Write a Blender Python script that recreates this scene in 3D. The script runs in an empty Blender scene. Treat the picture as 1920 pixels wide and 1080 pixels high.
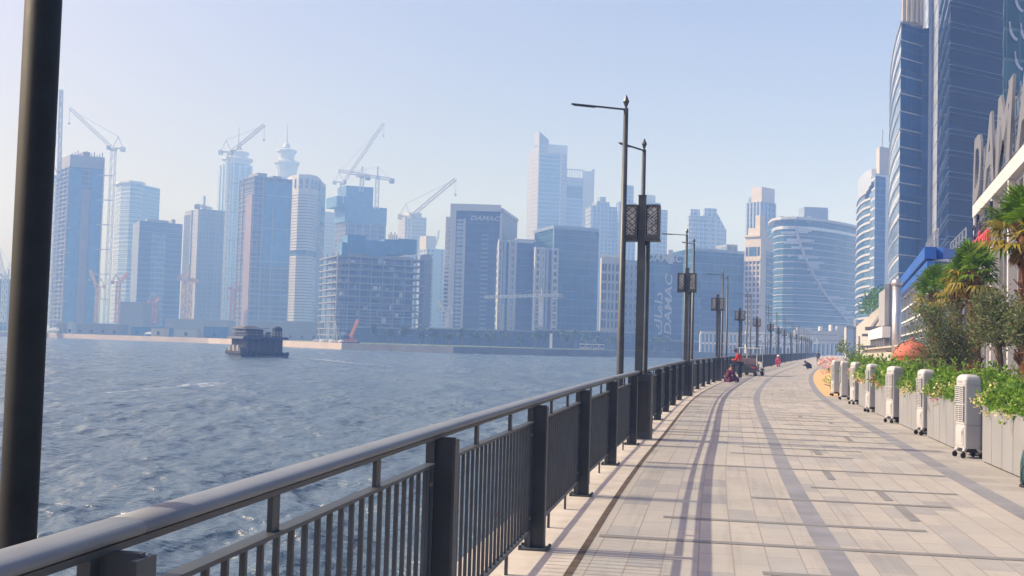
import bpy, bmesh, math, random
import numpy as np
from mathutils import Vector, Matrix
R = math.radians
rnd = random.Random(7)
S = bpy.context.scene
COL = S.collection

# ------------------------------------------------------------------ camera
CAM_H, FPX, PITCH, ROLL = 1.6, 2100.0, math.atan(102 / 2100.0), 0.028
fw = Vector((0, math.cos(PITCH), math.sin(PITCH)))
u0 = Vector((0, -math.sin(PITCH), math.cos(PITCH)))
r0 = Vector((1, 0, 0))
rt = r0 * math.cos(ROLL) + u0 * math.sin(ROLL)
up = u0 * math.cos(ROLL) - r0 * math.sin(ROLL)
cam = bpy.data.cameras.new('camera')
cam.sensor_width = 36.0
cam.lens = FPX / 1920 * 36.0
cam.clip_start, cam.clip_end = 0.05, 9000
camo = bpy.data.objects.new('camera', cam)
COL.objects.link(camo)
mw = Matrix.Identity(4)
for i, a in enumerate((rt, up, -fw)):
    mw[0][i], mw[1][i], mw[2][i] = a
mw.translation = (0, 0, CAM_H)
camo.matrix_world = mw
S.camera = camo

# ------------------------------------------------------------------ sky, sun, exposure
SUN_EL = R(40.7)
sdir = Vector((-0.985 * math.cos(SUN_EL), 0.174 * math.cos(SUN_EL), math.sin(SUN_EL)))
world = bpy.data.worlds.new('World')
S.world = world
world.use_nodes = True
wn = world.node_tree
bgn = wn.nodes['Background']
sky = wn.nodes.new('ShaderNodeTexSky')
sky.sky_type = 'NISHITA'
sky.sun_disc = False
sky.sun_elevation = SUN_EL
sky.sun_rotation = math.atan2(sdir.x, sdir.y)
sky.air_density, sky.dust_density, sky.ozone_density = 1.0, 4.5, 6.0
tint = wn.nodes.new('ShaderNodeMix'); tint.data_type = 'RGBA'; tint.blend_type = 'MULTIPLY'; tint.inputs[0].default_value = 1.0
tint.inputs[7].default_value = (1.30, 1.0, 0.99, 1)   # the lilac cast of the hazy sky
wn.links.new(sky.outputs[0], tint.inputs[6]); wn.links.new(tint.outputs[2], bgn.inputs[0])
bgn.inputs[1].default_value = 0.135
sl = bpy.data.lights.new('sun', 'SUN')
sl.energy, sl.angle, sl.color = 3.9, R(0.5), (1.0, 0.965, 0.91)
so = bpy.data.objects.new('sun', sl)
so.rotation_euler = sdir.to_track_quat('Z', 'Y').to_euler()
so.location = (-40, 10, 60)
COL.objects.link(so)
S.view_settings.view_transform = 'Standard'
S.view_settings.look = 'None'
S.view_settings.gamma = 1.0
S.view_settings.exposure = 0.52
S.cycles.volume_bounces = 1
S.cycles.max_bounces = 8

# ------------------------------------------------------------------ picture measurements -> points in the place
def ray(px, py):
    return fw + rt * ((px - 960) / FPX) + up * ((540 - py) / FPX)
def at(px, py, Y):
    d = ray(px, py)
    return Vector((0, 0, CAM_H)) + d * (Y / d.y)
def gnd(px, py, z=0.0):
    d = ray(px, py)
    return Vector((0, 0, CAM_H)) + d * ((z - CAM_H) / d.z)
def V2(v): return Vector((v[0], v[1]))

# ------------------------------------------------------------------ objects
WL = {}
def link(o, parent, loc):
    COL.objects.link(o)
    WL[o.name] = Vector(loc)
    if parent is not None:
        o.parent = parent
        o.location = Vector(loc) - WL[parent.name]
    else:
        o.location = loc
    return o
def tag(o, label=None, cat=None, group=None, kind=None):
    if label: o['label'] = label
    if cat: o['category'] = cat
    if group: o['group'] = group
    if kind: o['kind'] = kind
    return o
def thing(name, label, cat, loc=(0, 0, 0), group=None):
    o = bpy.data.objects.new(name, None)
    o.empty_display_size = 0.3
    link(o, None, loc)
    return tag(o, label, cat, group)
def rep(o, parent, delta, name=None):
    c = o.copy()
    COL.objects.link(c)
    c.parent = parent
    c.location = o.location + Vector(delta)
    WL[c.name] = WL[o.name] + Vector(delta)
    return c
KIDS = {}
def copy_tree(o, parent=None):
    c = o.copy()
    COL.objects.link(c)
    if parent is not None: c.parent = parent
    for ch in list(o.children): copy_tree(ch, c)
    return c

class MB:
    def __init__(s): s.v, s.f, s.m, s.uv = [], [], [], []
    def face(s, pts, m=0, uv=None):
        n = len(s.v)
        s.v += [tuple(p) for p in pts]
        s.f.append(tuple(range(n, n + len(pts)))); s.m.append(m); s.uv.append(uv)
    def hexa(s, p, m=0):
        n = len(s.v); s.v += [tuple(q) for q in p]
        for q in ((0, 3, 2, 1), (4, 5, 6, 7), (0, 1, 5, 4), (1, 2, 6, 5), (2, 3, 7, 6), (3, 0, 4, 7)):
            s.f.append(tuple(n + i for i in q)); s.m.append(m); s.uv.append(None)
    def box(s, x0, x1, y0, y1, z0, z1, m=0):
        s.hexa([(x0, y0, z0), (x1, y0, z0), (x1, y1, z0), (x0, y1, z0), (x0, y0, z1), (x1, y0, z1), (x1, y1, z1), (x0, y1, z1)], m)
    def obox(s, c, ax, ay, az, m=0):
        c, ax, ay, az = Vector(c), Vector(ax), Vector(ay), Vector(az)
        s.hexa([c - ax - ay - az, c + ax - ay - az, c + ax + ay - az, c - ax + ay - az,
                c - ax - ay + az, c + ax - ay + az, c + ax + ay + az, c - ax + ay + az], m)
    def bar(s, a, b, w, h, m=0, upv=(0, 0, 1)):
        a, b = Vector(a), Vector(b); d = (b - a)
        L = d.length
        if L < 1e-6: return
        d /= L; upv = Vector(upv)
        if abs(d.dot(upv)) > 0.98: upv = Vector((0, 1, 0))
        sd = d.cross(upv).normalized(); u = sd.cross(d)
        s.obox((a + b) / 2, d * (L / 2), sd * (-w / 2), u * (h / 2), m)
    def fbox(s, A, B, z0, z1, i, o, m=0):
        A, B = V2(A), V2(B); d = (B - A).normalized(); n = Vector((d.y, -d.x))
        a, b, c, e = A + n * o, B + n * o, B - n * i, A - n * i
        s.hexa([(a.x, a.y, z0), (b.x, b.y, z0), (c.x, c.y, z0), (e.x, e.y, z0),
                (a.x, a.y, z1), (b.x, b.y, z1), (c.x, c.y, z1), (e.x, e.y, z1)], m)
    def prism(s, poly, z0, z1, mats=None, cap=0, ztop=None):
        n = len(poly); u = 0.0
        zt = ztop or [z1] * n
        for i in range(n):
            a, b = poly[i], poly[(i + 1) % n]; j = (i + 1) % n
            L = math.hypot(b[0] - a[0], b[1] - a[1])
            s.face([(a[0], a[1], z0), (b[0], b[1], z0), (b[0], b[1], zt[j]), (a[0], a[1], zt[i])], mats[i] if mats else 0,
                   [(u, 0), (u + L, 0), (u + L, zt[j] - z0), (u, zt[i] - z0)])
            u += L
        s.face([(p[0], p[1], zt[i]) for i, p in enumerate(poly)], cap)
        s.face([(p[0], p[1], z0) for p in reversed(poly)], cap)
    def tube(s, pts, r, n=8, m=0, cap=True):
        pts = [Vector(p) for p in pts]
        rr = r if isinstance(r, (list, tuple)) else [r] * len(pts)
        base = len(s.v); prev = None
        for k, p in enumerate(pts):
            d = (pts[min(k + 1, len(pts) - 1)] - pts[max(k - 1, 0)]).normalized()
            ref = prev if prev is not None else (Vector((0, 0, 1)) if abs(d.z) < 0.95 else Vector((1, 0, 0)))
            a = (ref - d * ref.dot(d)).normalized(); b = d.cross(a); prev = a
            for i in range(n):
                t = 2 * math.pi * i / n
                s.v.append(tuple(p + (a * math.cos(t) + b * math.sin(t)) * rr[k]))
        for k in range(len(pts) - 1):
            for i in range(n):
                j = (i + 1) % n
                s.f.append((base + k * n + i, base + k * n + j, base + (k + 1) * n + j, base + (k + 1) * n + i)); s.m.append(m); s.uv.append(None)
        if cap:
            s.f.append(tuple(base + i for i in reversed(range(n)))); s.m.append(m); s.uv.append(None)
            e = base + (len(pts) - 1) * n
            s.f.append(tuple(e + i for i in range(n))); s.m.append(m); s.uv.append(None)
    def lathe(s, prof, c=(0, 0, 0), n=16, m=0, sx=1, sy=1):
        base = len(s.v); k = len(prof)
        for r, z in prof:
            for i in range(n):
                t = 2 * math.pi * i / n
                s.v.append((c[0] + r * math.cos(t) * sx, c[1] + r * math.sin(t) * sy, c[2] + z))
        for q in range(k - 1):
            for i in range(n):
                j = (i + 1) % n
                s.f.append((base + q * n + i, base + q * n + j, base + (q + 1) * n + j, base + (q + 1) * n + i)); s.m.append(m); s.uv.append(None)
        s.f.append(tuple(base + i for i in reversed(range(n)))); s.m.append(m); s.uv.append(None)
        s.f.append(tuple(base + (k - 1) * n + i for i in range(n))); s.m.append(m); s.uv.append(None)
    def ball(s, c, rx, ry=None, rz=None, n=12, k=8, m=0):
        ry = ry or rx; rz = rz or rx
        s.lathe([(max(1e-3, math.sin(math.pi * i / k)), -rz * math.cos(math.pi * i / k)) for i in range(k + 1)], c, n, m, rx, ry)
    def build(s, name, mats, parent=None, smooth=False, loc=None, bevel=0):
        base = WL[parent.name] if parent is not None else Vector(loc or (0, 0, 0))
        me = bpy.data.meshes.new(name)
        me.from_pydata([(x - base.x, y - base.y, z - base.z) for x, y, z in s.v], [], s.f)
        for mt in (mats if isinstance(mats, (list, tuple)) else [mats]): me.materials.append(mt)
        me.polygons.foreach_set('material_index', s.m)
        uvl = me.uv_layers.new(name='UVMap')
        co = np.zeros(len(me.loops) * 2, np.float32); k = 0
        for p, fu in zip(me.polygons, s.uv):
            if fu is None:
                n = p.normal
                if abs(n.z) < 0.75:
                    h = math.hypot(n.x, n.y) or 1; tx, ty = -n.y / h, n.x / h
                    for vi in p.vertices:
                        q = me.vertices[vi].co; co[k] = q.x * tx + q.y * ty; co[k + 1] = q.z; k += 2
                else:
                    for vi in p.vertices:
                        q = me.vertices[vi].co; co[k] = q.x; co[k + 1] = q.y; k += 2
            else:
                for a in fu: co[k], co[k + 1] = a; k += 2
        uvl.data.foreach_set('uv', co)
        if smooth: me.polygons.foreach_set('use_smooth', [True] * len(me.polygons))
        o = bpy.data.objects.new(name, me)
        link(o, parent, base)
        if bevel:
            b = o.modifiers.new('bevel', 'BEVEL'); b.width = bevel; b.segments = 3; b.limit_method = 'ANGLE'; b.angle_limit = R(40)
        if smooth:
            e = None
        return o

def text_mesh(txt, size, depth, shear=0.0, offset=0.0, sx=1.0, align='LEFT', space=1.0):
    cu = bpy.data.curves.new('lettering', 'FONT')
    cu.body, cu.size, cu.extrude, cu.shear, cu.offset, cu.align_x, cu.space_character = txt, size, depth, shear, offset, align, space
    cu.resolution_u = 4
    t = bpy.data.objects.new('lettering', cu); COL.objects.link(t)
    dg = bpy.context.evaluated_depsgraph_get()
    me = bpy.data.meshes.new_from_object(t.evaluated_get(dg))
    bpy.data.objects.remove(t); bpy.data.curves.remove(cu)
    for v in me.vertices: v.co.x *= sx
    me.materials.clear()
    return me
def place_text(me, name, mat, parent, org, ax, ay):
    """text lies in the plane of ax (reading direction) and ay (up), its lower left at org"""
    ax, ay = Vector(ax).normalized(), Vector(ay).normalized(); az = ax.cross(ay)
    base = WL[parent.name]; o3 = Vector(org)
    for v in me.vertices:
        c = v.co.copy(); v.co = o3 + ax * c.x + ay * c.y + az * c.z - base
    me.materials.append(mat)
    o = bpy.data.objects.new(name, me)
    return link(o, parent, base)

# ------------------------------------------------------------------ materials
class NT:
    def __init__(s, name):
        s.mat = bpy.data.materials.new(name); s.mat.use_nodes = True
        s.t = s.mat.node_tree; s.p = s.t.nodes['Principled BSDF']
    def n(s, kind, **kw):
        x = s.t.nodes.new(kind)
        for k, v in kw.items(): setattr(x, k, v)
        return x
    def l(s, a, b): s.t.links.new(a, b)
    def val(s, sock, v):
        if hasattr(v, 'links') or isinstance(v, bpy.types.NodeSocket): s.l(v, sock)
        else: sock.default_value = v
    def math(s, op, a, b=0.0, c=None):
        x = s.n('ShaderNodeMath', operation=op); s.val(x.inputs[0], a); s.val(x.inputs[1], b)
        if c is not None: s.val(x.inputs[2], c)
        return x.outputs[0]
    def mix(s, f, a, b):
        x = s.n('ShaderNodeMix', data_type='RGBA'); s.val(x.inputs[0], f)
        for sk, v in ((x.inputs[6], a), (x.inputs[7], b)):
            if isinstance(v, tuple): sk.default_value = (*v[:3], 1)
            else: s.l(v, sk)
        return x.outputs[2]
    def noise(s, scale, detail=3, vec=None, rough=0.6, out=0):
        x = s.n('ShaderNodeTexNoise'); x.inputs['Scale'].default_value = scale; x.inputs['Detail'].default_value = detail
        x.inputs['Roughness'].default_value = rough
        if vec is not None: s.l(vec, x.inputs['Vector'])
        return x.outputs[out]
    def coord(s, which='Object'): return s.n('ShaderNodeTexCoord').outputs[which]
    def ramp(s, fac, stops):
        x = s.n('ShaderNodeValToRGB'); s.l(fac, x.inputs[0]); e = x.color_ramp.elements
        while len(e) < len(stops): e.new(0.5)
        for q, (pos, c) in zip(e, stops): q.position = pos; q.color = (*c, 1) if isinstance(c, tuple) else (c, c, c, 1)
        return x.outputs[0]
    def bump(s, h, strength=0.3, dist=0.02):
        x = s.n('ShaderNodeBump'); x.inputs['Strength'].default_value = strength; x.inputs['Distance'].default_value = dist
        s.l(h, x.inputs['Height']); s.l(x.outputs[0], s.p.inputs['Normal'])
    def set(s, col=None, rough=None, metal=None, spec=None):
        for k, v in (('Base Color', col), ('Roughness', rough), ('Metallic', metal), ('Specular IOR Level', spec)):
            if v is None: continue
            if isinstance(v, tuple): s.p.inputs[k].default_value = (*v[:3], 1)
            elif isinstance(v, bpy.types.NodeSocket): s.l(v, s.p.inputs[k])
            else: s.p.inputs[k].default_value = v
        return s.mat

def plain(name, col, rough=0.5, metal=0.0, var=0.15, scale=3.0, bump=0.0, spec=0.5):
    t = NT(name); co = t.coord()
    nz = t.noise(scale, 4, co)
    f = t.ramp(nz, [(0.3, 0.0), (0.7, 1.0)])
    c = t.mix(f, tuple(x * (1 - var) for x in col), tuple(min(1, x * (1 + var)) for x in col))
    if bump: t.bump(t.noise(scale * 8, 3, co), bump, 0.01)
    rr = t.math('MULTIPLY_ADD', nz, 0.2, rough - 0.1)
    return t.set(c, rr, metal, spec)

def facade(name, wall, glass, pw, ph, gx=0.8, gy=0.7, grough=0.12, gmetal=0.3, vary=0.5, wrough=0.7, mull=0.0):
    """windows in rows over a wall, sized in metres along the wall (UV = metres)"""
    t = NT(name); uv = t.coord('UV')
    sp = t.n('ShaderNodeSeparateXYZ'); t.l(uv, sp.inputs[0])
    a = t.math('DIVIDE', sp.outputs[0], pw); b = t.math('DIVIDE', sp.outputs[1], ph)
    fx = t.math('ABSOLUTE', t.math('SUBTRACT', t.math('FRACT', a), 0.5)); fy = t.math('ABSOLUTE', t.math('SUBTRACT', t.math('FRACT', b), 0.5))
    mk = t.math('MULTIPLY', t.math('LESS_THAN', fx, gx / 2), t.math('LESS_THAN', fy, gy / 2))
    cb = t.n('ShaderNodeCombineXYZ'); t.l(t.math('FLOOR', a), cb.inputs[0]); t.l(t.math('FLOOR', b), cb.inputs[1])
    wn_ = t.n('ShaderNodeTexWhiteNoise', noise_dimensions='2D'); t.l(cb.outputs[0], wn_.inputs[0])
    big = t.noise(0.02, 2, t.coord(), 0.5)
    k = t.math('MULTIPLY_ADD', t.math('POWER', wn_.outputs[0], 2.5), vary, t.math('MULTIPLY_ADD', big, 0.5, 0.0))
    g = t.mix(k, tuple(x * 0.6 for x in glass), tuple(min(1, x * 1.9 + 0.02) for x in glass))
    wz = t.noise(0.15, 4, t.coord())
    w = t.mix(wz, tuple(x * 0.82 for x in wall), tuple(min(1, x * 1.12) for x in wall))
    c = t.mix(mk, w, g)
    if mull:
        line = t.math('LESS_THAN', t.math('ABSOLUTE', t.math('SUBTRACT', t.math('FRACT', t.math('MULTIPLY', a, 3.0)), 0.5)), 0.47)
        c = t.mix(t.math('MULTIPLY', mull, t.math('SUBTRACT', 1.0, line)), c, wall)
    rough = t.math('MULTIPLY_ADD', mk, grough - wrough, wrough)
    nb = t.n('ShaderNodeTexWhiteNoise', noise_dimensions='2D'); t.l(cb.outputs[0], nb.inputs[0])
    # panes are never quite in one plane
    nm = t.n('ShaderNodeVectorMath', operation='SUBTRACT'); t.l(nb.outputs[1], nm.inputs[0]); nm.inputs[1].default_value = (0.5, 0.5, 0.5)
    sc = t.n('ShaderNodeVectorMath', operation='SCALE'); t.l(nm.outputs[0], sc.inputs[0]); t.l(t.math('MULTIPLY', mk, 0.03), sc.inputs['Scale'])
    ge = t.n('ShaderNodeNewGeometry'); ad = t.n('ShaderNodeVectorMath', operation='ADD'); t.l(ge.outputs['Normal'], ad.inputs[0]); t.l(sc.outputs[0], ad.inputs[1])
    no = t.n('ShaderNodeVectorMath', operation='NORMALIZE'); t.l(ad.outputs[0], no.inputs[0]); t.l(no.outputs[0], t.p.inputs['Normal'])
    return t.set(c, rough, t.math('MULTIPLY', mk, gmetal * 0.3), 0.3)

M = {}
M['rail_metal'] = plain('rail_metal', (0.050, 0.062, 0.074), 0.5, 0.1, 0.22, 5, 0.05)
M['handrail'] = plain('handrail', (0.18, 0.20, 0.225), 0.55, 0.1, 0.14, 2.5, 0.03)  # lighter than the rail metal: sky reflection put into the colour
M['pole_shaded'] = plain('pole_shaded', (0.013, 0.017, 0.018), 0.6, 0.0, 0.35, 9, 0.04, 0.25)  # near pole's metal, darkened in colour for the shade on it
M['lamp_metal'] = plain('lamp_metal', (0.075, 0.085, 0.09), 0.45, 0.3, 0.25, 4)
M['steel'] = plain('steel', (0.55, 0.55, 0.56), 0.3, 0.8, 0.1, 2)
M['bolt'] = plain('bolt', (0.35, 0.34, 0.32), 0.4, 0.8, 0.2, 20)
M['concrete'] = plain('concrete', (0.42, 0.39, 0.35), 0.85, 0, 0.16, 1.3, 0.2)
M['concrete_dark'] = plain('concrete_dark', (0.2, 0.2, 0.2), 0.85, 0, 0.2, 0.5, 0.2)
M['concrete_far'] = plain('concrete_far', (0.24, 0.24, 0.245), 0.9, 0, 0.2, 0.12)
M['white'] = plain('white', (0.75, 0.75, 0.74), 0.5, 0, 0.05, 1.0)
M['white_far'] = plain('white_far', (0.43, 0.44, 0.46), 0.6, 0, 0.08, 0.1)
M['beige'] = plain('beige', (0.42, 0.39, 0.34), 0.8, 0, 0.08, 0.3)
M['beige_light'] = plain('beige_light', (0.42, 0.40, 0.36), 0.8, 0, 0.06, 0.3)
M['grey'] = plain('grey', (0.33, 0.33, 0.34), 0.6, 0, 0.1, 0.6)
M['dark'] = plain('dark', (0.03, 0.032, 0.036), 0.5, 0, 0.2, 2)
M['black_rubber'] = plain('black_rubber', (0.015, 0.015, 0.016), 0.7, 0, 0.2, 6)
M['planter'] = plain('planter', (0.255, 0.26, 0.275), 0.6, 0, 0.07, 1.6, 0.03)
M['joint'] = plain('joint', (0.03, 0.03, 0.03), 0.9)
M['soil'] = plain('soil', (0.09, 0.065, 0.045), 0.95, 0, 0.3, 12, 0.4)
M['cooler_plastic'] = plain('cooler_plastic', (0.47, 0.47, 0.475), 0.45, 0, 0.05, 4)
M['cooler_dark'] = plain('cooler_dark', (0.05, 0.05, 0.05), 0.6)
M['crane_white'] = plain('crane_white', (0.68, 0.68, 0.66), 0.5, 0.1, 0.1, 0.3)
M['crane_grey'] = plain('crane_grey', (0.36, 0.37, 0.38), 0.5, 0.1, 0.1, 0.3)
M['crane_yellow'] = plain('crane_yellow', (0.62, 0.40, 0.12), 0.5, 0, 0.1, 0.3)
M['crane_red'] = plain('crane_red', (0.5, 0.17, 0.08), 0.5, 0, 0.1, 0.3)
M['orange'] = plain('orange', (0.55, 0.2, 0.05), 0.5, 0, 0.1, 1)
M['net_blue'] = plain('net_blue', (0.05, 0.16, 0.33), 0.7, 0, 0.3, 0.25)
M['blue_paint'] = plain('blue_paint', (0.015, 0.10, 0.42), 0.4, 0, 0.15, 0.4)
M['red_dark'] = plain('red_dark', (0.16, 0.03, 0.03), 0.7)
M['red_paint'] = plain('red_paint', (0.55, 0.03, 0.03), 0.4)
M['navy_paint'] = plain('navy_paint', (0.02, 0.025, 0.09), 0.4)
M['line_dim'] = plain('line_dim', (0.11, 0.17, 0.27), 0.5, 0.1, 0.1, 0.3)
M['glass_dark'] = plain('glass_dark', (0.02, 0.03, 0.045), 0.1, 0.2, 0.3, 0.5)
M['glass_blue'] = plain('glass_blue', (0.03, 0.10, 0.20), 0.1, 0.4, 0.3, 0.08)
M['bark'] = plain('bark', (0.16, 0.12, 0.085), 0.9, 0, 0.3, 6, 0.6)
M['palm_bark'] = plain('palm_bark', (0.17, 0.075, 0.035), 0.9, 0, 0.4, 9, 0.8)
def leafmat(name, col, var=0.45, trans=0.35):
    t = NT(name)
    oi = t.n('ShaderNodeNewGeometry'); rp = oi.outputs['Random Per Island']
    c = t.mix(rp, tuple(x * (1 - var) for x in col), tuple(min(1, x * (1 + var)) for x in col))
    t.set(c, 0.5, 0, 0.35)
    tr = t.n('ShaderNodeBsdfTranslucent'); t.l(c, tr.inputs[0])
    mx = t.n('ShaderNodeMixShader'); mx.inputs[0].default_value = trans
    out = t.t.nodes['Material Output']
    t.l(t.p.outputs[0], mx.inputs[1]); t.l(tr.outputs[0], mx.inputs[2]); t.l(mx.outputs[0], out.inputs[0])
    return t.mat
M['leaf_bright'] = leafmat('leaf_bright', (0.17, 0.31, 0.025))
M['leaf_mid'] = leafmat('leaf_mid', (0.07, 0.17, 0.025))
M['leaf_olive'] = leafmat('leaf_olive', (0.17, 0.19, 0.085), 0.45, 0.35)
M['leaf_palm'] = leafmat('leaf_palm', (0.13, 0.25, 0.02), 0.4, 0.42)
M['leaf_dry'] = leafmat('leaf_dry', (0.30, 0.24, 0.035), 0.4, 0.35)
M['leaf_far'] = leafmat('leaf_far', (0.045, 0.085, 0.03), 0.4, 0.2)
M['flower_cream'] = leafmat('flower_cream', (0.78, 0.70, 0.34), 0.25, 0.3)
M['flower_pink'] = leafmat('flower_pink', (0.7, 0.28, 0.33), 0.3, 0.3)
M['skin'] = plain('skin', (0.25, 0.13, 0.08), 0.5, 0, 0.06, 12)
M['hair'] = plain('hair', (0.012, 0.010, 0.009), 0.6)
M['cloth_red'] = plain('cloth_red', (0.55, 0.012, 0.012), 0.8, 0, 0.15, 9)
M['cloth_maroon'] = plain('cloth_maroon', (0.09, 0.012, 0.04), 0.85, 0, 0.2, 9)
M['cloth_dark'] = plain('cloth_dark', (0.014, 0.018, 0.03), 0.85, 0, 0.2, 9)
M['cloth_black'] = plain('cloth_black', (0.012, 0.012, 0.014), 0.85, 0, 0.2, 9)
M['cloth_pink'] = plain('cloth_pink', (0.5, 0.05, 0.10), 0.85, 0, 0.15, 9)
M['cloth_white'] = plain('cloth_white', (0.7, 0.7, 0.7), 0.8, 0, 0.05, 9)
# ================================================================== SETTING: promenade, quay, water, ground, haze
FP = [(-2.5, -8), (-1.75, -2.5), (-0.9, 2.5), (-0.36, 5.7), (0.19, 8.8), (0.76, 12), (1.40, 15.4), (2.22, 19.5), (5.8, 37.2), (10.1, 54.9), (14.8, 72.6), (19.8, 90.3),
      (25, 108), (30, 125.7), (35, 143.4), (40.2, 161), (56.5, 215), (74, 275), (96, 345), (120, 420)]
def _smooth(pts, n=14):
    out = []
    P = [pts[0]] + pts + [pts[-1]]
    for i in range(1, len(P) - 2):
        p0, p1, p2, p3 = (Vector(q) for q in P[i - 1:i + 3])
        for k in range(n):
            t = k / n
            out.append(0.5 * (2 * p1 + (p2 - p0) * t + (2 * p0 - 5 * p1 + 4 * p2 - p3) * t * t + (3 * p1 - p0 - 3 * p2 + p3) * t ** 3))
    out.append(Vector(pts[-1])); return out
_fp = _smooth(FP)
_cum = [0.0]
for a, b in zip(_fp, _fp[1:]): _cum.append(_cum[-1] + (b - a).length)
_cum = np.array(_cum); _fx = np.array([p.x for p in _fp]); _fy = np.array([p.y for p in _fp])
SMAX = _cum[-1]
def fs(s, u=0.0):
    """point at s metres along the railing, u metres to its land side"""
    x, y = np.interp(s, _cum, _fx), np.interp(s, _cum, _fy)
    a, b = max(0, s - 0.6), min(SMAX, s + 0.6)
    t = Vector((np.interp(b, _cum, _fx) - np.interp(a, _cum, _fx), np.interp(b, _cum, _fy) - np.interp(a, _cum, _fy))).normalized()
    return Vector((x + t.y * u, y - t.x * u)), t
def sy(Y): return float(np.interp(Y, _fy, _cum))
def F(Y, u=0.0): return fs(sy(Y), u)[0]

# ---- paving
pv = NT('paving')
uv = pv.coord('UV')
br = pv.n('ShaderNodeTexBrick', offset=0.5, offset_frequency=2)
mp = pv.n('ShaderNodeMapping'); mp.inputs['Rotation'].default_value = (0, 0, R(90)); pv.l(uv, mp.inputs[0]); pv.l(mp.outputs[0], br.inputs[0])
for k, v in (('Scale', 1.0), ('Mortar Size', 0.0055), ('Mortar Smooth', 0.1), ('Bias', 0.0), ('Brick Width', 0.72), ('Row Height', 0.26)): br.inputs[k].default_value = v
br.inputs[1].default_value = (0, 0, 0, 1); br.inputs[2].default_value = (1, 1, 1, 1); br.inputs[3].default_value = (0.5, 0.5, 0.5, 1)
tone = pv.ramp(br.outputs[0], [(0.0, (0.375, 0.36, 0.33)), (0.35, (0.41, 0.385, 0.345)), (0.62, (0.385, 0.368, 0.34)), (0.82, (0.365, 0.36, 0.34)), (0.91, (0.305, 0.30, 0.295)), (1.0, (0.355, 0.34, 0.325))])
st = pv.ramp(pv.noise(0.55, 6, pv.coord(), 0.7), [(0.25, 0.80), (0.75, 1.06)])
sp2 = pv.ramp(pv.noise(60, 2, pv.coord(), 0.8), [(0.3, 0.93), (0.7, 1.05)])
mu = pv.n('ShaderNodeMix', data_type='RGBA', blend_type='MULTIPLY'); mu.inputs[0].default_value = 1; pv.l(tone, mu.inputs[6]); pv.l(st, mu.inputs[7])
mu2 = pv.n('ShaderNodeMix', data_type='RGBA', blend_type='MULTIPLY'); mu2.inputs[0].default_value = 1; pv.l(mu.outputs[2], mu2.inputs[6]); pv.l(sp2, mu2.inputs[7])
spots = pv.ramp(pv.noise(2.6, 5, pv.coord(), 0.75), [(0.30, 0.80), (0.40, 1.0)])
tyre = pv.n('ShaderNodeMapping'); tyre.inputs['Scale'].default_value = (2.2, 0.10, 1); pv.l(uv, tyre.inputs[0])
drag = pv.ramp(pv.noise(1.6, 4, tyre.outputs[0], 0.7), [(0.34, 0.87), (0.46, 1.0)])
for extra in (spots, drag):
    m_ = pv.n('ShaderNodeMix', data_type='RGBA', blend_type='MULTIPLY'); m_.inputs[0].default_value = 1; pv.l(mu2.outputs[2], m_.inputs[6]); pv.l(extra, m_.inputs[7]); mu2 = m_
fin = pv.mix(br.outputs['Fac'], mu2.outputs[2], (0.26, 0.225, 0.20))
pv.bump(pv.math('SUBTRACT', pv.noise(25, 3, pv.coord()), pv.math('MULTIPLY', br.outputs['Fac'], 1.5)), 0.25, 0.004)
M['paving'] = pv.set(fin, 0.78, 0, 0.3)
M['strip'] = plain('strip', (0.19, 0.188, 0.186), 0.8, 0, 0.12, 3)
M['band'] = plain('band', (0.20, 0.205, 0.225), 0.8, 0, 0.2, 2, 0.2)
gp = NT('grey_paving')
uv = gp.coord('UV')
gb = gp.n('ShaderNodeTexBrick', offset=0.5); gp.l(uv, gb.inputs[0])
for k, v in (('Scale', 1.0), ('Mortar Size', 0.005), ('Brick Width', 1.1), ('Row Height', 0.42)): gb.inputs[k].default_value = v
gb.inputs[1].default_value = (0.29, 0.28, 0.265, 1); gb.inputs[2].default_value = (0.37, 0.355, 0.335, 1); gb.inputs[3].default_value = (0.2, 0.2, 0.19, 1)
gst = gp.ramp(gp.noise(0.6, 6, gp.coord(), 0.7), [(0.25, 0.8), (0.75, 1.08)])
gm = gp.n('ShaderNodeMix', data_type='RGBA', blend_type='MULTIPLY'); gm.inputs[0].default_value = 1; gp.l(gb.outputs[0], gm.inputs[6]); gp.l(gst, gm.inputs[7])
M['grey_paving'] = gp.set(gm.outputs[2], 0.8, 0, 0.3)
M['coping'] = plain('coping', (0.46, 0.42, 0.37), 0.85, 0, 0.16, 2.2, 0.2)
M['drain'] = plain('drain', (0.075, 0.055, 0.04), 0.95, 0, 0.5, 7)
M['rubber_floor'] = plain('rubber_floor', (0.56, 0.36, 0.155), 0.9, 0, 0.08, 0.8)

def strip_mesh(mb, u_a, u_b, s_a, s_b, z, m, step=1.0, uvs=True):
    n = max(1, int(math.ceil((s_b - s_a) / step)))
    for i in range(n):
        a, b = s_a + (s_b - s_a) * i / n, s_a + (s_b - s_a) * (i + 1) / n
        p, q, r, t = fs(a, u_a)[0], fs(a, u_b)[0], fs(b, u_b)[0], fs(b, u_a)[0]
        mb.face([(p.x, p.y, z), (q.x, q.y, z), (r.x, r.y, z), (t.x, t.y, z)], m, [(u_a, a), (u_b, a), (u_b, b), (u_a, b)])
pm = MB()
strip_mesh(pm, -0.42, 0.42, 0, SMAX, 0.0, 3)
strip_mesh(pm, 0.42, 4.52, 0, SMAX, 0.0, 0)
strip_mesh(pm, 4.52, 7.4, 0, SMAX, 0.0, 2)
strip_mesh(pm, 0.385, 0.445, 0, 150, 0.002, 4)
strip_mesh(pm, 2.24, 2.44, 0, 260, 0.002, 5)
strip_mesh(pm, 4.42, 4.66, 0, 260, 0.002, 5)
pr = random.Random(21)
s = 6.0
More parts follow.
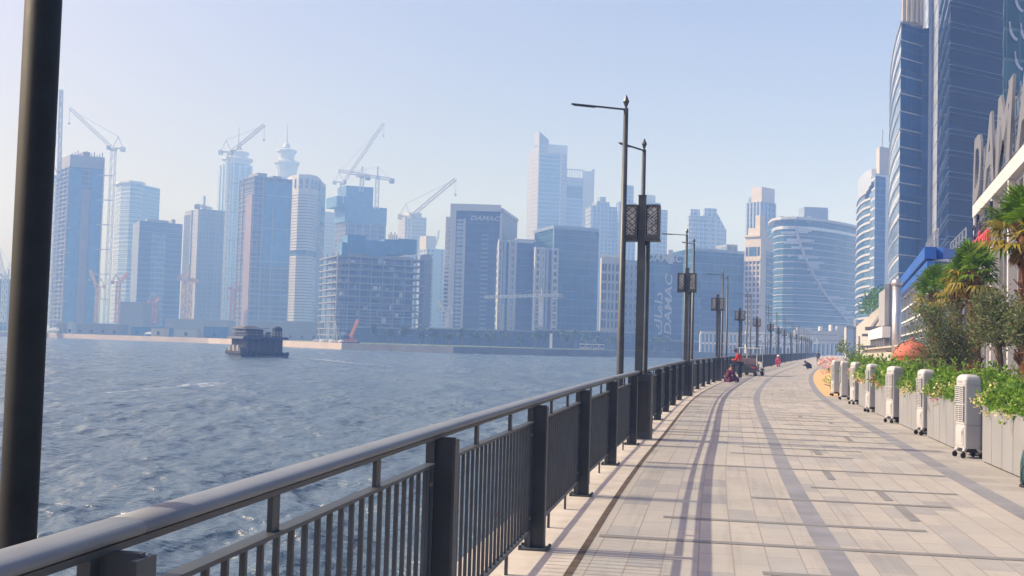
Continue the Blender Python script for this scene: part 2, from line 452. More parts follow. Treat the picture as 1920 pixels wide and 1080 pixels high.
while s < 150:
    kind = pr.random()
    w = 0.12
    if kind < 0.42: strip_mesh(pm, 0.47, 4.40, s, s + w, 0.004, 1)
    else:
        a = pr.uniform(0.47, 2.8); strip_mesh(pm, a, min(4.40, a + pr.uniform(1.1, 2.4)), s, s + w, 0.004, 1)
    if pr.random() < 0.4:
        u_ = pr.uniform(2.7, 3.9); strip_mesh(pm, u_, u_ + 0.1, s - pr.uniform(0.6, 1.2), s - 0.06, 0.004, 1)
    s += pr.uniform(1.0, 2.0)
prom = tag(pm.build('promenade', [M['paving'], M['strip'], M['grey_paving'], M['coping'], M['drain'], M['band']]), 'pale beige paved waterfront promenade with darker strips', 'promenade', None, 'structure')
yf = MB(); strip_mesh(yf, 4.68, 7.2, sy(41), sy(98), 0.004, 0)
tag(yf.build('playground_path', M['rubber_floor']), 'ochre yellow rubber floor beside the grey paving', 'path', None, 'structure')
qw = MB()
ss = np.arange(0, SMAX, 3.0)
for a, b in zip(ss, ss[1:]):
    p, q = fs(b, -0.42)[0], fs(a, -0.42)[0]
    qw.face([(p.x, p.y, -3), (q.x, q.y, -3), (q.x, q.y, 0.0), (p.x, p.y, 0.0)])
tag(qw.build('quay_wall', M['concrete']), 'concrete quay wall dropping from the promenade to the water', 'quay wall', None, 'structure')
# land on this side
te = MB()
pts = [fs(s_, 7.4)[0] for s_ in np.arange(0, SMAX, 8)] + [fs(SMAX, 7.4)[0]]
for a, b in zip(pts, pts[1:]):
    te.face([(a.x, a.y, -0.002), (900, a.y, -0.002), (900, b.y, -0.002), (b.x, b.y, -0.002)])
e = pts[-1]
te.face([(pts[0].x, -90, -0.002), (900, -90, -0.002), (900, pts[0].y, -0.002), (pts[0].x, pts[0].y, -0.002)])
te.face([(e.x - 60, e.y, -0.004), (900, e.y, -0.004), (900, 2000, -0.004), (e.x - 60, 2000, -0.004)])
tag(te.build('terrace_ground', M['grey']), 'paved ground behind the planters', 'ground', None, 'structure')

# ---- far bank
SH = [gnd(x, y, -2.0) for x, y in ((-420, 616), (-60, 628.5), (90, 632.5), (390, 643), (640, 654.5), (850, 661.5), (1060, 667), (1200, 669), (1320, 671.5), (1420, 674))]
SH = [V2(p) for p in SH] + [Vector((112, 440))]
fb = MB()
for a, b in zip(SH, SH[1:]):
    fb.face([(a.x, a.y, -0.35), (b.x, b.y, -0.35), (b.x * 5.5 + 10, 1990, -0.35), (a.x * 5.5 + 10, 1990, -0.35)])
lm = NT('bank_ground')
bz = lm.ramp(lm.noise(0.03, 5, lm.coord(), 0.65), [(0.30, (0.30, 0.26, 0.2)), (0.42, (0.13, 0.19, 0.06)), (0.62, (0.11, 0.17, 0.05)), (0.74, (0.33, 0.30, 0.24))])
M['bank_ground'] = lm.set(bz, 0.95, 0, 0.2)
tag(fb.build('far_bank_ground', M['bank_ground']), 'sandy and grassy ground of the opposite bank', 'ground', None, 'structure')
M['wall_pale'] = plain('wall_pale', (0.44, 0.385, 0.33), 0.9, 0, 0.15, 0.1)
M['wall_grey'] = plain('wall_grey', (0.15, 0.165, 0.17), 0.9, 0, 0.25, 0.2)
for part, mt, lab in ((SH[0:5], M['wall_pale'], 'pale sandstone coloured quay wall below the building sites'), (SH[4:], M['wall_grey'], 'darker grey quay wall below the trees of the opposite bank')):
    fq = MB()
    for a, b in zip(part, part[1:]): fq.fbox(a, b, -3.0, -0.05, 1.2, 0.0)
    tag(fq.build('far_quay_wall', mt), lab, 'quay wall', None, 'structure')
gr = MB(); gr.face([(-2050, -95, -3.2), (2050, -95, -3.2), (2050, 2080, -3.2), (-2050, 2080, -3.2)])
tag(gr.build('ground', M['concrete_far']), 'ground under the canal and the city', 'ground', None, 'structure')

# ---- water: a fan of cells that grows with distance, heaved by many small waves
def water():
    rr = [1.2]
    while rr[-1] < 900: rr.append(rr[-1] * 1.0075 + 0.004)
    rr = np.array(rr); th = np.radians(np.linspace(-42, 22, 520))
    Rg, Tg = np.meshgrid(rr, th, indexing='ij')
    X, Y = Rg * np.sin(Tg), Rg * np.cos(Tg)
    dr = np.gradient(rr)[:, None] * np.ones_like(X)
    Z = np.zeros_like(X); g = np.random.default_rng(5)
    wind = math.radians(200)
    for i in range(72):
        lam = 0.26 * (9 ** g.random()); a = wind + g.normal(0, 0.6)
        amp = 0.0095 * lam ** 0.7 * (0.5 + g.random())
        if lam > 2.6: amp *= 0.5
        k = 2 * math.pi / lam; ph = g.random() * 6.28
        fade = np.clip((lam / dr - 2.5) / 3.0, 0, 1)
        w = np.sin(k * (X * math.cos(a) + Y * math.sin(a)) + ph + 0.9 * np.sin(0.21 * X + i) + 0.9 * np.sin(0.17 * Y + 2 * i))
        Z += fade * amp * (1 - np.abs(w)) * 1.2 if i % 2 else fade * amp * w
    for i in range(30):
        lam = 2.4 * (4.5 ** g.random()); a = wind + g.normal(0, 0.5); k = 2 * math.pi / lam; ph = g.random() * 6.28
        fade = np.clip((lam / dr - 2.0) / 2.5, 0, 1)
        w = np.sin(k * (X * math.cos(a) + Y * math.sin(a)) + ph + 1.2 * np.sin(0.09 * X + i) + 1.2 * np.sin(0.07 * Y + 2 * i))
        Z += fade * 0.0058 * lam ** 0.8 * (0.5 - np.abs(w)) * 2
    patch = 0.75 + 0.3 * np.sin(X * 0.11 + 1.3 * np.sin(Y * 0.07)) * np.sin(Y * 0.09 + X * 0.03)
    Z = Z * patch - 2.05
    nr, nt = X.shape
    me = bpy.data.meshes.new('water')
    co = np.stack([X, Y, Z], -1).reshape(-1, 3).astype(np.float32)
    idx = np.arange(nr * nt).reshape(nr, nt)
    q = np.stack([idx[:-1, :-1], idx[:-1, 1:], idx[1:, 1:], idx[1:, :-1]], -1).reshape(-1, 4)[:, ::-1]
    me.vertices.add(len(co)); me.vertices.foreach_set('co', co.ravel())
    me.loops.add(q.size); me.loops.foreach_set('vertex_index', q.ravel().astype(np.int32))
    me.polygons.add(len(q)); me.polygons.foreach_set('loop_start', np.arange(0, q.size, 4, dtype=np.int32))
    me.polygons.foreach_set('use_smooth', np.ones(len(q), bool))
    me.update(calc_edges=True); me.validate()
    o = bpy.data.objects.new('water', me); link(o, None, (0, 0, 0))
    return o
wm = NT('water')
wc = wm.coord()
mpw = wm.n('ShaderNodeMapping'); mpw.inputs['Scale'].default_value = (0.55, 1.0, 1.0); wm.l(wc, mpw.inputs[0])
n0 = wm.noise(0.42, 4, mpw.outputs[0], 0.6)
n1 = wm.noise(1.5, 5, mpw.outputs[0], 0.65)
n2 = wm.noise(6.5, 3, mpw.outputs[0], 0.6)
mp3 = wm.n('ShaderNodeMapping'); mp3.inputs['Scale'].default_value = (0.20, 0.055, 1.0); mp3.inputs['Rotation'].default_value = (0, 0, R(8)); wm.l(wc, mp3.inputs[0])
n3 = wm.noise(1.0, 4, mp3.outputs[0], 0.65)
n0 = wm.math('ADD', n0, wm.math('MULTIPLY', n3, 2.2))
h = wm.math('ADD', wm.math('MULTIPLY', n0, 1.0), wm.math('ADD', wm.math('MULTIPLY', n1, 0.42), wm.math('MULTIPLY', n2, 0.10)))
wm.bump(h, 0.8, 0.6)
patchy = wm.noise(0.035, 3, mpw.outputs[0], 0.6)
wcol = wm.mix(patchy, (0.062, 0.10, 0.145), (0.085, 0.13, 0.175))
wr = wm.ramp(n3, [(0.35, 0.10), (0.65, 0.30)])
M['water'] = wm.set(wcol, wr, 0, 0.5); wm.p.inputs['IOR'].default_value = 1.333
wo = water(); wo.data.materials.append(M['water'])
tag(wo, 'choppy blue canal water', 'water', None, 'structure')

# ---- haze
hz = MB(); hz.box(-2100, 2100, -110, 2140, -4.4, 250)
hm = bpy.data.materials.new('haze'); hm.use_nodes = True
hn = hm.node_tree; hn.nodes.remove(hn.nodes['Principled BSDF'])
pvn = hn.nodes.new('ShaderNodeVolumePrincipled')
pvn.inputs['Color'].default_value = (0.24, 0.44, 1.0, 1)
pvn.inputs['Absorption Color'].default_value = (1, 1, 1, 1)
pvn.inputs['Density'].default_value = 0.00132
pvn.inputs['Anisotropy'].default_value = 0.0
hn.links.new(pvn.outputs[0], hn.nodes['Material Output'].inputs['Volume'])
ho = tag(hz.build('haze', hm), 'bluish city haze', 'haze', None, 'stuff')
# ================================================================== RAILING
rail = thing('promenade_railing', 'long dark grey metal balustrade with a broad handrail along the water', 'railing', (0, 0, 0))
S0 = sy(2.5) - 3.2 * 2
NSEC = 98
POSTS = [S0 + 3.2 * i for i in range(NSEC + 1)]
HZ = 1.15
# handrail: flattened tube swept along the line
def sweep(mb, prof, s_a, s_b, step, m=0):
    n = int((s_b - s_a) / step); k = len(prof); base = len(mb.v)
    for i in range(n + 1):
        s_ = s_a + (s_b - s_a) * i / n
        for u, z in prof:
            p = fs(s_, u)[0]; mb.v.append((p.x, p.y, z))
    for i in range(n):
        for j in range(k):
            q = (j + 1) % k
            mb.f.append((base + i * k + j, base + i * k + q, base + (i + 1) * k + q, base + (i + 1) * k + j)); mb.m.append(m); mb.uv.append(None)
    mb.f.append(tuple(base + j for j in reversed(range(k)))); mb.m.append(m); mb.uv.append(None)
    mb.f.append(tuple(base + n * k + j for j in range(k))); mb.m.append(m); mb.uv.append(None)
hprof = [(0.056 * math.copysign(abs(math.cos(t)) ** .7, math.cos(t)), HZ + 0.021 * math.copysign(abs(math.sin(t)) ** .8, math.sin(t))) for t in [2 * math.pi * i / 16 for i in range(16)]][::-1]
hb = MB()
sec_ends = [POSTS[0]] + [POSTS[k] + 0.12 for k in range(2, NSEC, 4)] + [POSTS[-1]]
for k, (a, b) in enumerate(zip(sec_ends, sec_ends[1:])): sweep(hb, hprof, a + 0.0015, b - 0.0015, 0.4 if a < 30 else 1.1)
hr_ = hb.build('handrail', M['handrail'], rail, smooth=True)
ub = MB(); sweep(ub, [(-0.042, HZ - 0.036), (-0.042, HZ - 0.0195), (0.042, HZ - 0.0195), (0.042, HZ - 0.036)], POSTS[0], POSTS[-1], 0.8)
ub.build('under_bar', M['rail_metal'], rail)
for i, s_ in enumerate(POSTS):
    p, t = fs(s_); n = Vector((t.y, -t.x)); t3, n3 = Vector((t.x, t.y, 0)), Vector((n.x, n.y, 0)); b3 = Vector((p.x, p.y, 0))
    mb = MB()
    mb.obox(b3 + Vector((0, 0, 0.565)) + n3 * 0.035, t3 * 0.011, n3 * 0.075, Vector((0, 0, 0.552)))
    mb.obox(b3 + Vector((0, 0, 0.565)) + n3 * 0.0, t3 * 0.045, n3 * 0.012, Vector((0, 0, 0.547)))
    mb.obox(b3 + Vector((0, 0, 0.565)) + n3 * 0.112, t3 * 0.045, n3 * 0.007, Vector((0, 0, 0.542)))
    po = mb.build('post', M['rail_metal'], rail)
    if i < 34:
        pl = MB(); pl.obox(b3 + n3 * 0.04 + Vector((0, 0, 0.008)), t3 * 0.085, n3 * 0.115, Vector((0, 0, 0.008)))
        for a in (-1, 1):
            for c in (-0.065, 0.15):
                q = b3 + t3 * (0.065 * a) + n3 * c
                pl.lathe([(0.014, 0.016), (0.014, 0.03), (0.006, 0.038)], q, 6)
        pl.build('base_plate', M['rail_metal'], po)
for i in range(NSEC):
    a, b = POSTS[i] + 0.065, POSTS[i + 1] - 0.065
    mb = MB(); far = i > 16
    z0, z1 = 0.15, 0.99
    (p, t), (q, _) = fs(a), fs(b)
    d3 = Vector((q.x - p.x, q.y - p.y, 0)).normalized(); n3 = Vector((d3.y, -d3.x, 0)); L = (q - p).length
    o3 = Vector((p.x, p.y, 0))
    def P(f, z, u=0.0): return o3 + d3 * f + n3 * u + Vector((0, 0, z))
    mb.obox(P(L / 2, z1 - 0.006), d3 * L / 2, n3 * 0.026, Vector((0, 0, 0.007)))
    mb.obox(P(L / 2, z0), d3 * L / 2, n3 * 0.022, Vector((0, 0, 0.007)))
    for e in (0.028, L - 0.028): mb.obox(P(e, (z0 + z1) / 2), d3 * 0.028, n3 * 0.008, Vector((0, 0, (z1 - z0) / 2 - 0.008)))
    nb = 23 if not far else 14
    for k in range(nb):
        f = 0.11 + (L - 0.22) * k / (nb - 1)
        mb.obox(P(f, (z0 + z1) / 2), d3 * (0.009 if not far else 0.01), n3 * (0.009 if not far else 0.012), Vector((0, 0, (z1 - z0) / 2 - 0.006)))
    for f in (L * 0.32, L * 0.69):
        mb.obox(P(f, (z1 + HZ - 0.05) / 2), d3 * 0.03, n3 * 0.009, Vector((0, 0, (HZ - 0.05 - z1) / 2)))
        mb.obox(P(f, z0 / 2), d3 * 0.022, n3 * 0.009, Vector((0, 0, z0 / 2)))
    po = mb.build('baluster_panel', M['rail_metal'], rail)
    if i < 9:
        bo = MB()
        for e in (0.028, L - 0.028):
            for z in (z0 + 0.1, z1 - 0.1):
                c = P(e, z, 0.008)
                bo.obox(c + n3 * 0.004, d3 * 0.010, n3 * 0.005, Vector((0, 0, 0.010)))
        bo.build('bolt', M['bolt'], po)

# ================================================================== LAMP POLES (water side of the railing)
def lamp_proto():
    root = thing('street_lamp', 'x', 'street lamp', (0, 0, 0), 'slender lamp poles along the railing')
    mb = MB(); mb.tube([(0, 0, -0.3), (0, 0, 0.5), (0, 0, 5.72)], [0.068, 0.064, 0.042], 14)
    mb.build('pole', M['lamp_metal'], root, smooth=True)
    mb = MB(); mb.lathe([(0.075, -0.02), (0.085, 0.0), (0.085, 0.05), (0.07, 0.07)], (0, 0, 0), 14)
    mb.build('base_collar', M['lamp_metal'], root)
    mb = MB(); mb.obox((-0.5, 0, 5.70), (0.52, 0, 0.0), (0, 0.022, 0), (0, 0, 0.012)); mb.obox((-0.78, 0, 5.683), (0.2, 0, 0), (0, 0.018, 0), (0, 0, 0.008))
    mb.build('lamp_arm', M['lamp_metal'], root)
    mb = MB(); mb.lathe([(0.012, 5.70), (0.022, 5.75), (0.058, 5.84), (0.02, 5.93), (0.004, 5.96)], (0, 0, 0), 8)
    mb.build('finial', M['lamp_metal'], root)
    return root
lp = lamp_proto()
lamps = [(19.25, 1), (23.3, 2), (40.8, 1), (44.3, 2)]
for k in range(2, 13): lamps += [(19.25 + 21.5 * k, 1), (22.9 + 21.5 * k, 2)]
def put(o, x, y, z, rz):
    o.location = (x, y, z); o.rotation_euler = (0, 0, rz)
ordn = ['first', 'second', 'third', 'fourth', 'fifth', 'sixth', 'seventh', 'eighth', 'ninth', 'tenth', 'eleventh', 'twelfth', 'thirteenth', 'fourteenth', 'fifteenth', 'sixteenth', 'seventeenth', 'eighteenth', 'nineteenth', 'twentieth', 'twenty first', 'twenty second', 'twenty third', 'twenty fourth', 'twenty fifth', 'twenty sixth']
for i, (Y, w) in enumerate(lamps):
    o = lp if i == 0 else copy_tree(lp)
    p = F(Y, -0.28); put(o, p.x, p.y, 0.0, R(19) if w == 1 else R(54))
    o['label'] = ('tallest slim grey lamp pole with thin arm, just before the nearest lantern post' if i == 0 else
                  'slim lamp pole right behind the nearest lantern post, arm reaching over the water' if i == 1 else
                  '%s slim lamp pole along the railing counted from the camera, thin arm on top' % ordn[i])
    if i == 0: o.location.z = 0.0
# the pole beside the camera, its shade put into near black metal
np_ = thing('street_lamp', 'thick pole close to the camera at the left edge, near black from painted shade', 'street lamp', (0, 0, 0), 'slender lamp poles along the railing')
q0 = at(33, 1000, 2.9); q1 = at(82, 0, 2.9)
WL[np_.name] = Vector((q0.x, q0.y, -0.3)); np_.location = (q0.x, q0.y, -0.3)
mb = MB(); k = (q1.x - q0.x) / (q1.z - q0.z)
mb.tube([(q0.x, q0.y, -2.0), (q0.x, q0.y, 0.2), (q0.x, q0.y, 5.7)], [0.052, 0.0475, 0.044], 24)
mb.build('pole', M['pole_shaded'], np_, smooth=True)
mb = MB(); mb.obox((q0.x - 0.5, q0.y, 5.70), (0.52, 0, 0.0), (0, 0.022, 0), (0, 0, 0.012)); mb.build('lamp_arm', M['lamp_metal'], np_)
mb = MB(); mb.lathe([(0.07, 0), (0.085, 0.02), (0.085, 0.08), (0.06, 0.1)], (q0.x, q0.y, -0.05), 16); mb.build('base_collar', M['pole_shaded'], np_)
# pieces of bank carrying the lamps: brackets on the quay wall are part of each lamp collar

# ================================================================== LANTERN POSTS with pierced square lanterns
M['lantern_pane'] = plain('lantern_pane', (0.78, 0.76, 0.70), 0.6, 0, 0.06, 3)
def lantern_proto():
    root = thing('lantern_post', 'x', 'lantern post', (0, 0, 0), 'lantern posts with pierced square boxes')
    mb = MB(); mb.box(-0.062, 0.062, -0.05, 0.05, 0, 4.22); mb.box(-0.07, 0.07, -0.056, 0.056, 4.22, 4.235)
    mb.build('post', M['lamp_metal'], root)
    mb = MB(); mb.tube([(0.10, 0.10, 0), (0.10, 0.10, 3.5)], 0.036, 10); mb.box(0.05, 0.12, 0.04, 0.11, 3.36, 3.42)
    mb.build('stay_pole', M['lamp_metal'], root, smooth=False)
    for sgn, x0, x1 in ((-1, -0.31, -0.066), (1, 0.066, 0.31)):
        z0, z1 = 3.46, 4.06
        fr = MB()
        for (a, b, c, d) in ((x0, x1, z0, z0 + 0.07), (x0, x1, z1 - 0.03, z1), (x0, x0 + 0.025, z0 + 0.07, z1 - 0.03), (x1 - 0.025, x1, z0 + 0.07, z1 - 0.03)):
            fr.box(a, b, -0.115, 0.115, c, d)
        fr.box(x0 - 0.01, x1 + 0.01, -0.13, 0.13, z0 - 0.035, z0 - 0.006)
        lo = fr.build('lantern', M['lamp_metal'], root)
        # pierced screen: broken diagonal bars over a woven grid, front and back
        g = random.Random(4 + sgn); sc = MB()
        xa, xb, za, zb = x0 + 0.025, x1 - 0.025, z0 + 0.07, z1 - 0.03
        for y in (-0.105, 0.105):
            st = 0.058
            nx_, nz_ = int(round((xb - xa) / st)), int(round((zb - za) / st))
            sx_, sz_ = (xb - xa) / nx_, (zb - za) / nz_
            for i in range(nx_):
                for j in range(nz_):
                    cx, cz = xa + (i + .5) * sx_, za + (j + .5) * sz_
                    d = 1 if (i + j + (1 if g.random() < .25 else 0)) % 2 else -1
                    h_ = Vector((sx_ / 2, 0, d * sz_ / 2))
                    nrm = Vector((-h_.z, 0, h_.x)).normalized()
                    sc.obox((cx, y, cz), h_, nrm * 0.0058, Vector((0, 0.004, 0)))
                    if g.random() < .28: sc.obox((cx, y, cz), h_.length * nrm * 0.55, h_.normalized() * 0.0075, Vector((0, 0.0035, 0)))
        for x in (x0 + 0.006, x1 - 0.006):
            for j in range(10):
                z = za + (j + .5) * (zb - za) / 10
                sc.obox((x, 0, z), Vector((0, 0.1, 0.022 if j % 2 else -0.022)), Vector((0.003, 0, 0)), Vector((0, 0, 0.008)))
        sc.build('pierced_screen', M['lamp_metal'], lo)
        pn = MB(); pn.box(xa + 0.012, xb - 0.012, -0.085, 0.085, za + 0.004, zb - 0.004)
        pn.build('inner_pane', M['lantern_pane'], lo)
    mb = MB(); mb.box(-0.09, 0.24, -0.14, 0.14, 0.0, 1.10); mb.box(-0.1, 0.25, -0.15, 0.15, 1.10, 1.125)
    mb.build('cabinet', M['rail_metal'], root)
    mb = MB(); mb.box(-0.05, 0.20, -0.147, -0.1405, 0.12, 1.0); mb.build('cabinet_door', M['dark'], root)
    return root
ln = lantern_proto()
for i in range(15):
    Y = 19.5 + 17.7 * i
    o = ln if i == 0 else copy_tree(ln)
    p, t = fs(sy(Y), 0.02); put(o, p.x, p.y, 0, math.atan2(t.y, t.x) - math.pi / 2 - R(4))
    o['label'] = 'largest lantern post, two pierced square lantern boxes on a thick post with a dark cabinet' if i == 0 else '%s lantern post counted along the railing, dark pierced square lantern on top' % ordn[i]

# ================================================================== PLANTERS, SHRUBS, COOLERS
def leaf_quad(mb, c, d, n_, L, W, m=0):
    d = Vector(d).normalized(); sd = d.cross(n_)
    if sd.length < 1e-3: sd = d.cross(Vector((0.3, 0.5, 0.8)))
    sd.normalize(); nn = sd.cross(d)
    c = Vector(c)
    mb.face([c, c + d * L * .45 + sd * W / 2 + nn * W * .15, c + d * L, c + d * L * .45 - sd * W / 2 + nn * W * .15], m)
def rdir(g, upb=0.0):
    while True:
        v = Vector((g.uniform(-1, 1), g.uniform(-1, 1), g.uniform(-1, 1)))
        if 0.05 < v.length < 1: return (v.normalized() + Vector((0, 0, upb))).normalized()
def cooler_proto():
    root = thing('air_cooler', 'x', 'air cooler', (0, 0, 0), 'tall white evaporative air coolers in front of the planters')
    W, D = 0.205, 0.155
    def rrect(w, d, r, n=4):
        out = []
        for cx, cy, a0 in ((w - r, -d + r, -90), (w - r, d - r, 0), (-w + r, d - r, 90), (-w + r, -d + r, 180)):
            for k in range(n + 1):
                a = R(a0 + 90 * k / n); out.append((cx + r * math.cos(a), cy + r * math.sin(a)))
        return out
    mb = MB()
    secs = [(W - .005, D - .005, .15), (W, D, .16), (W, D, .50), (W - .012, D - .012, .505), (W - .012, D - .012, .52), (W, D, .525), (W, D, 1.13), (W - .004, D - .004, 1.135)]
    mb_s = [rrect(w, d, .05) for w, d, z in secs]
    base = len(mb.v); k = len(mb_s[0])
    for (w, d, z), pl in zip(secs, mb_s): mb.v += [(x, y, z) for x, y in pl]
    for i in range(len(secs) - 1):
        for j in range(k):
            q = (j + 1) % k; mb.f.append((i * k + j, i * k + q, (i + 1) * k + q, (i + 1) * k + j)); mb.m.append(0); mb.uv.append(None)
    mb.f.append(tuple(reversed(range(k)))); mb.m.append(0); mb.uv.append(None)
    body = mb.build('body', M['cooler_plastic'], root)
    tp = MB(); ts = [(W, D, 1.14), (W, D, 1.22), (W - .015, D - .015, 1.26), (W - .05, D - .05, 1.29), (W - .1, D - .1, 1.30)]
    for (w, d, z) in ts: tp.v += [(x, y, z) for x, y in rrect(w, d, .06)]
    for i in range(len(ts) - 1):
        for j in range(k):
            q = (j + 1) % k; tp.f.append((i * k + j, i * k + q, (i + 1) * k + q, (i + 1) * k + j)); tp.m.append(0); tp.uv.append(None)
    tp.f.append(tuple(range((len(ts) - 1) * k, len(ts) * k))); tp.m.append(0); tp.uv.append(None)
    tp.f.append(tuple(reversed(range(k)))); tp.m.append(0); tp.uv.append(None)
    tp.build('top_cover', M['cooler_plastic'], root)
    for z0, z1 in ((0.56, 0.83), (0.85, 1.12)):
        bk = MB(); bk.box(-.17, .17, -D - .004, -D + .01, z0, z1); gp_ = bk.build('air_intake', M['cooler_dark'], root)
        lv = MB()
        for (a, b) in ((-.178, -.163), (-.008, .008), (.163, .178)): lv.box(a, b, -D - .024, -D - .0045, z0, z1)
        for k_ in range(9):
            z = z0 + .012 + k_ * (z1 - z0 - .024) / 8
            for a, b in ((-.163, -.008), (.008, .163)): lv.obox(((a + b) / 2, -D - .014, z), ((b - a) / 2, 0, 0), (0, .009, -.006), (0, .002, .006))
        lv.build('louvre_grille', M['cooler_plastic'], gp_)
    tk = MB(); tk.box(-.16, .16, -D - .012, -D + .01, .19, .47); tk.box(-.11, .11, -D - .02, -D - .012, .24, .44); tk.build('water_tank', M['cooler_plastic'], root, bevel=.006)
    ct = MB(); ct.box(-.1, .1, -D - .004, -D + .01, 1.165, 1.2); ct.build('control_panel', M['grey'], root)
    for x in (-.165, .165):
        for y in (-.14, .14):
            ft = MB(); ft.tube([(x * .8, y * .7, .16), (x, y, .12), (x * 1.12, y * 1.2, .10)], [.04, .035, .02], 8)
            fo = ft.build('foot', M['cooler_plastic'], root)
            wh = MB(); wh.tube([(x * 1.12 - .016, y * 1.2, .045), (x * 1.12 + .016, y * 1.2, .045)], .045, 12); wh.bar((x * 1.12, y * 1.2, .05), (x * 1.12, y * 1.2, .11), .03, .02)
            wh.build('caster', M['black_rubber'], fo)
    cbm = MB(); cbm.tube([(.1, D, .22), (.14, D + .05, .10), (.20, D + .10, .012), (.34, D + .14, .010), (.46, D + .05, .010)], .007, 5); cbm.build('power_cable', M['black_rubber'], root)
    lb = MB(); lb.box(.10, .15, -D - .0225, -D - .0205, .37, .42); lb.build('label_plate', M['grey'], root)
    sk = MB(); sk.box(-.16, .16, -.12, .12, .09, .15); sk.build('base_tray', M['dark'], root)
    return root
AC_PX = [(1815, 858), (1736, 816), (1677, 793), (1635, 773), (1605, 758.5), (1583, 749.5), (1567, 742.5)]
AC = [V2(gnd(x, y)) for x, y in AC_PX]
cp = cooler_proto()
acd = ['nearest and largest of the white air coolers', 'second white air cooler from the camera', 'third white air cooler from the camera', 'fourth white air cooler from the camera, middle of the row',
       'fifth white air cooler from the camera', 'sixth air cooler, narrow and nearly edge on', 'farthest white air cooler, beside the yellow floor']
acs = []
for i, p in enumerate(AC):
    o = cp if i == 0 else copy_tree(cp)
    s_ = sy(p.y); u_ = 5.22
    for _ in range(6):
        q, t = fs(s_, u_); s_ += (p.y - q.y)
    acs.append(s_)
    put(o, p.x, p.y, 0, R(-86 + rnd.uniform(-9, 9) + (-14 if i == 5 else 0)))
    o.scale = (.86, .86, 1.0)
    o['label'] = acd[i] + ', standing on casters between planters'
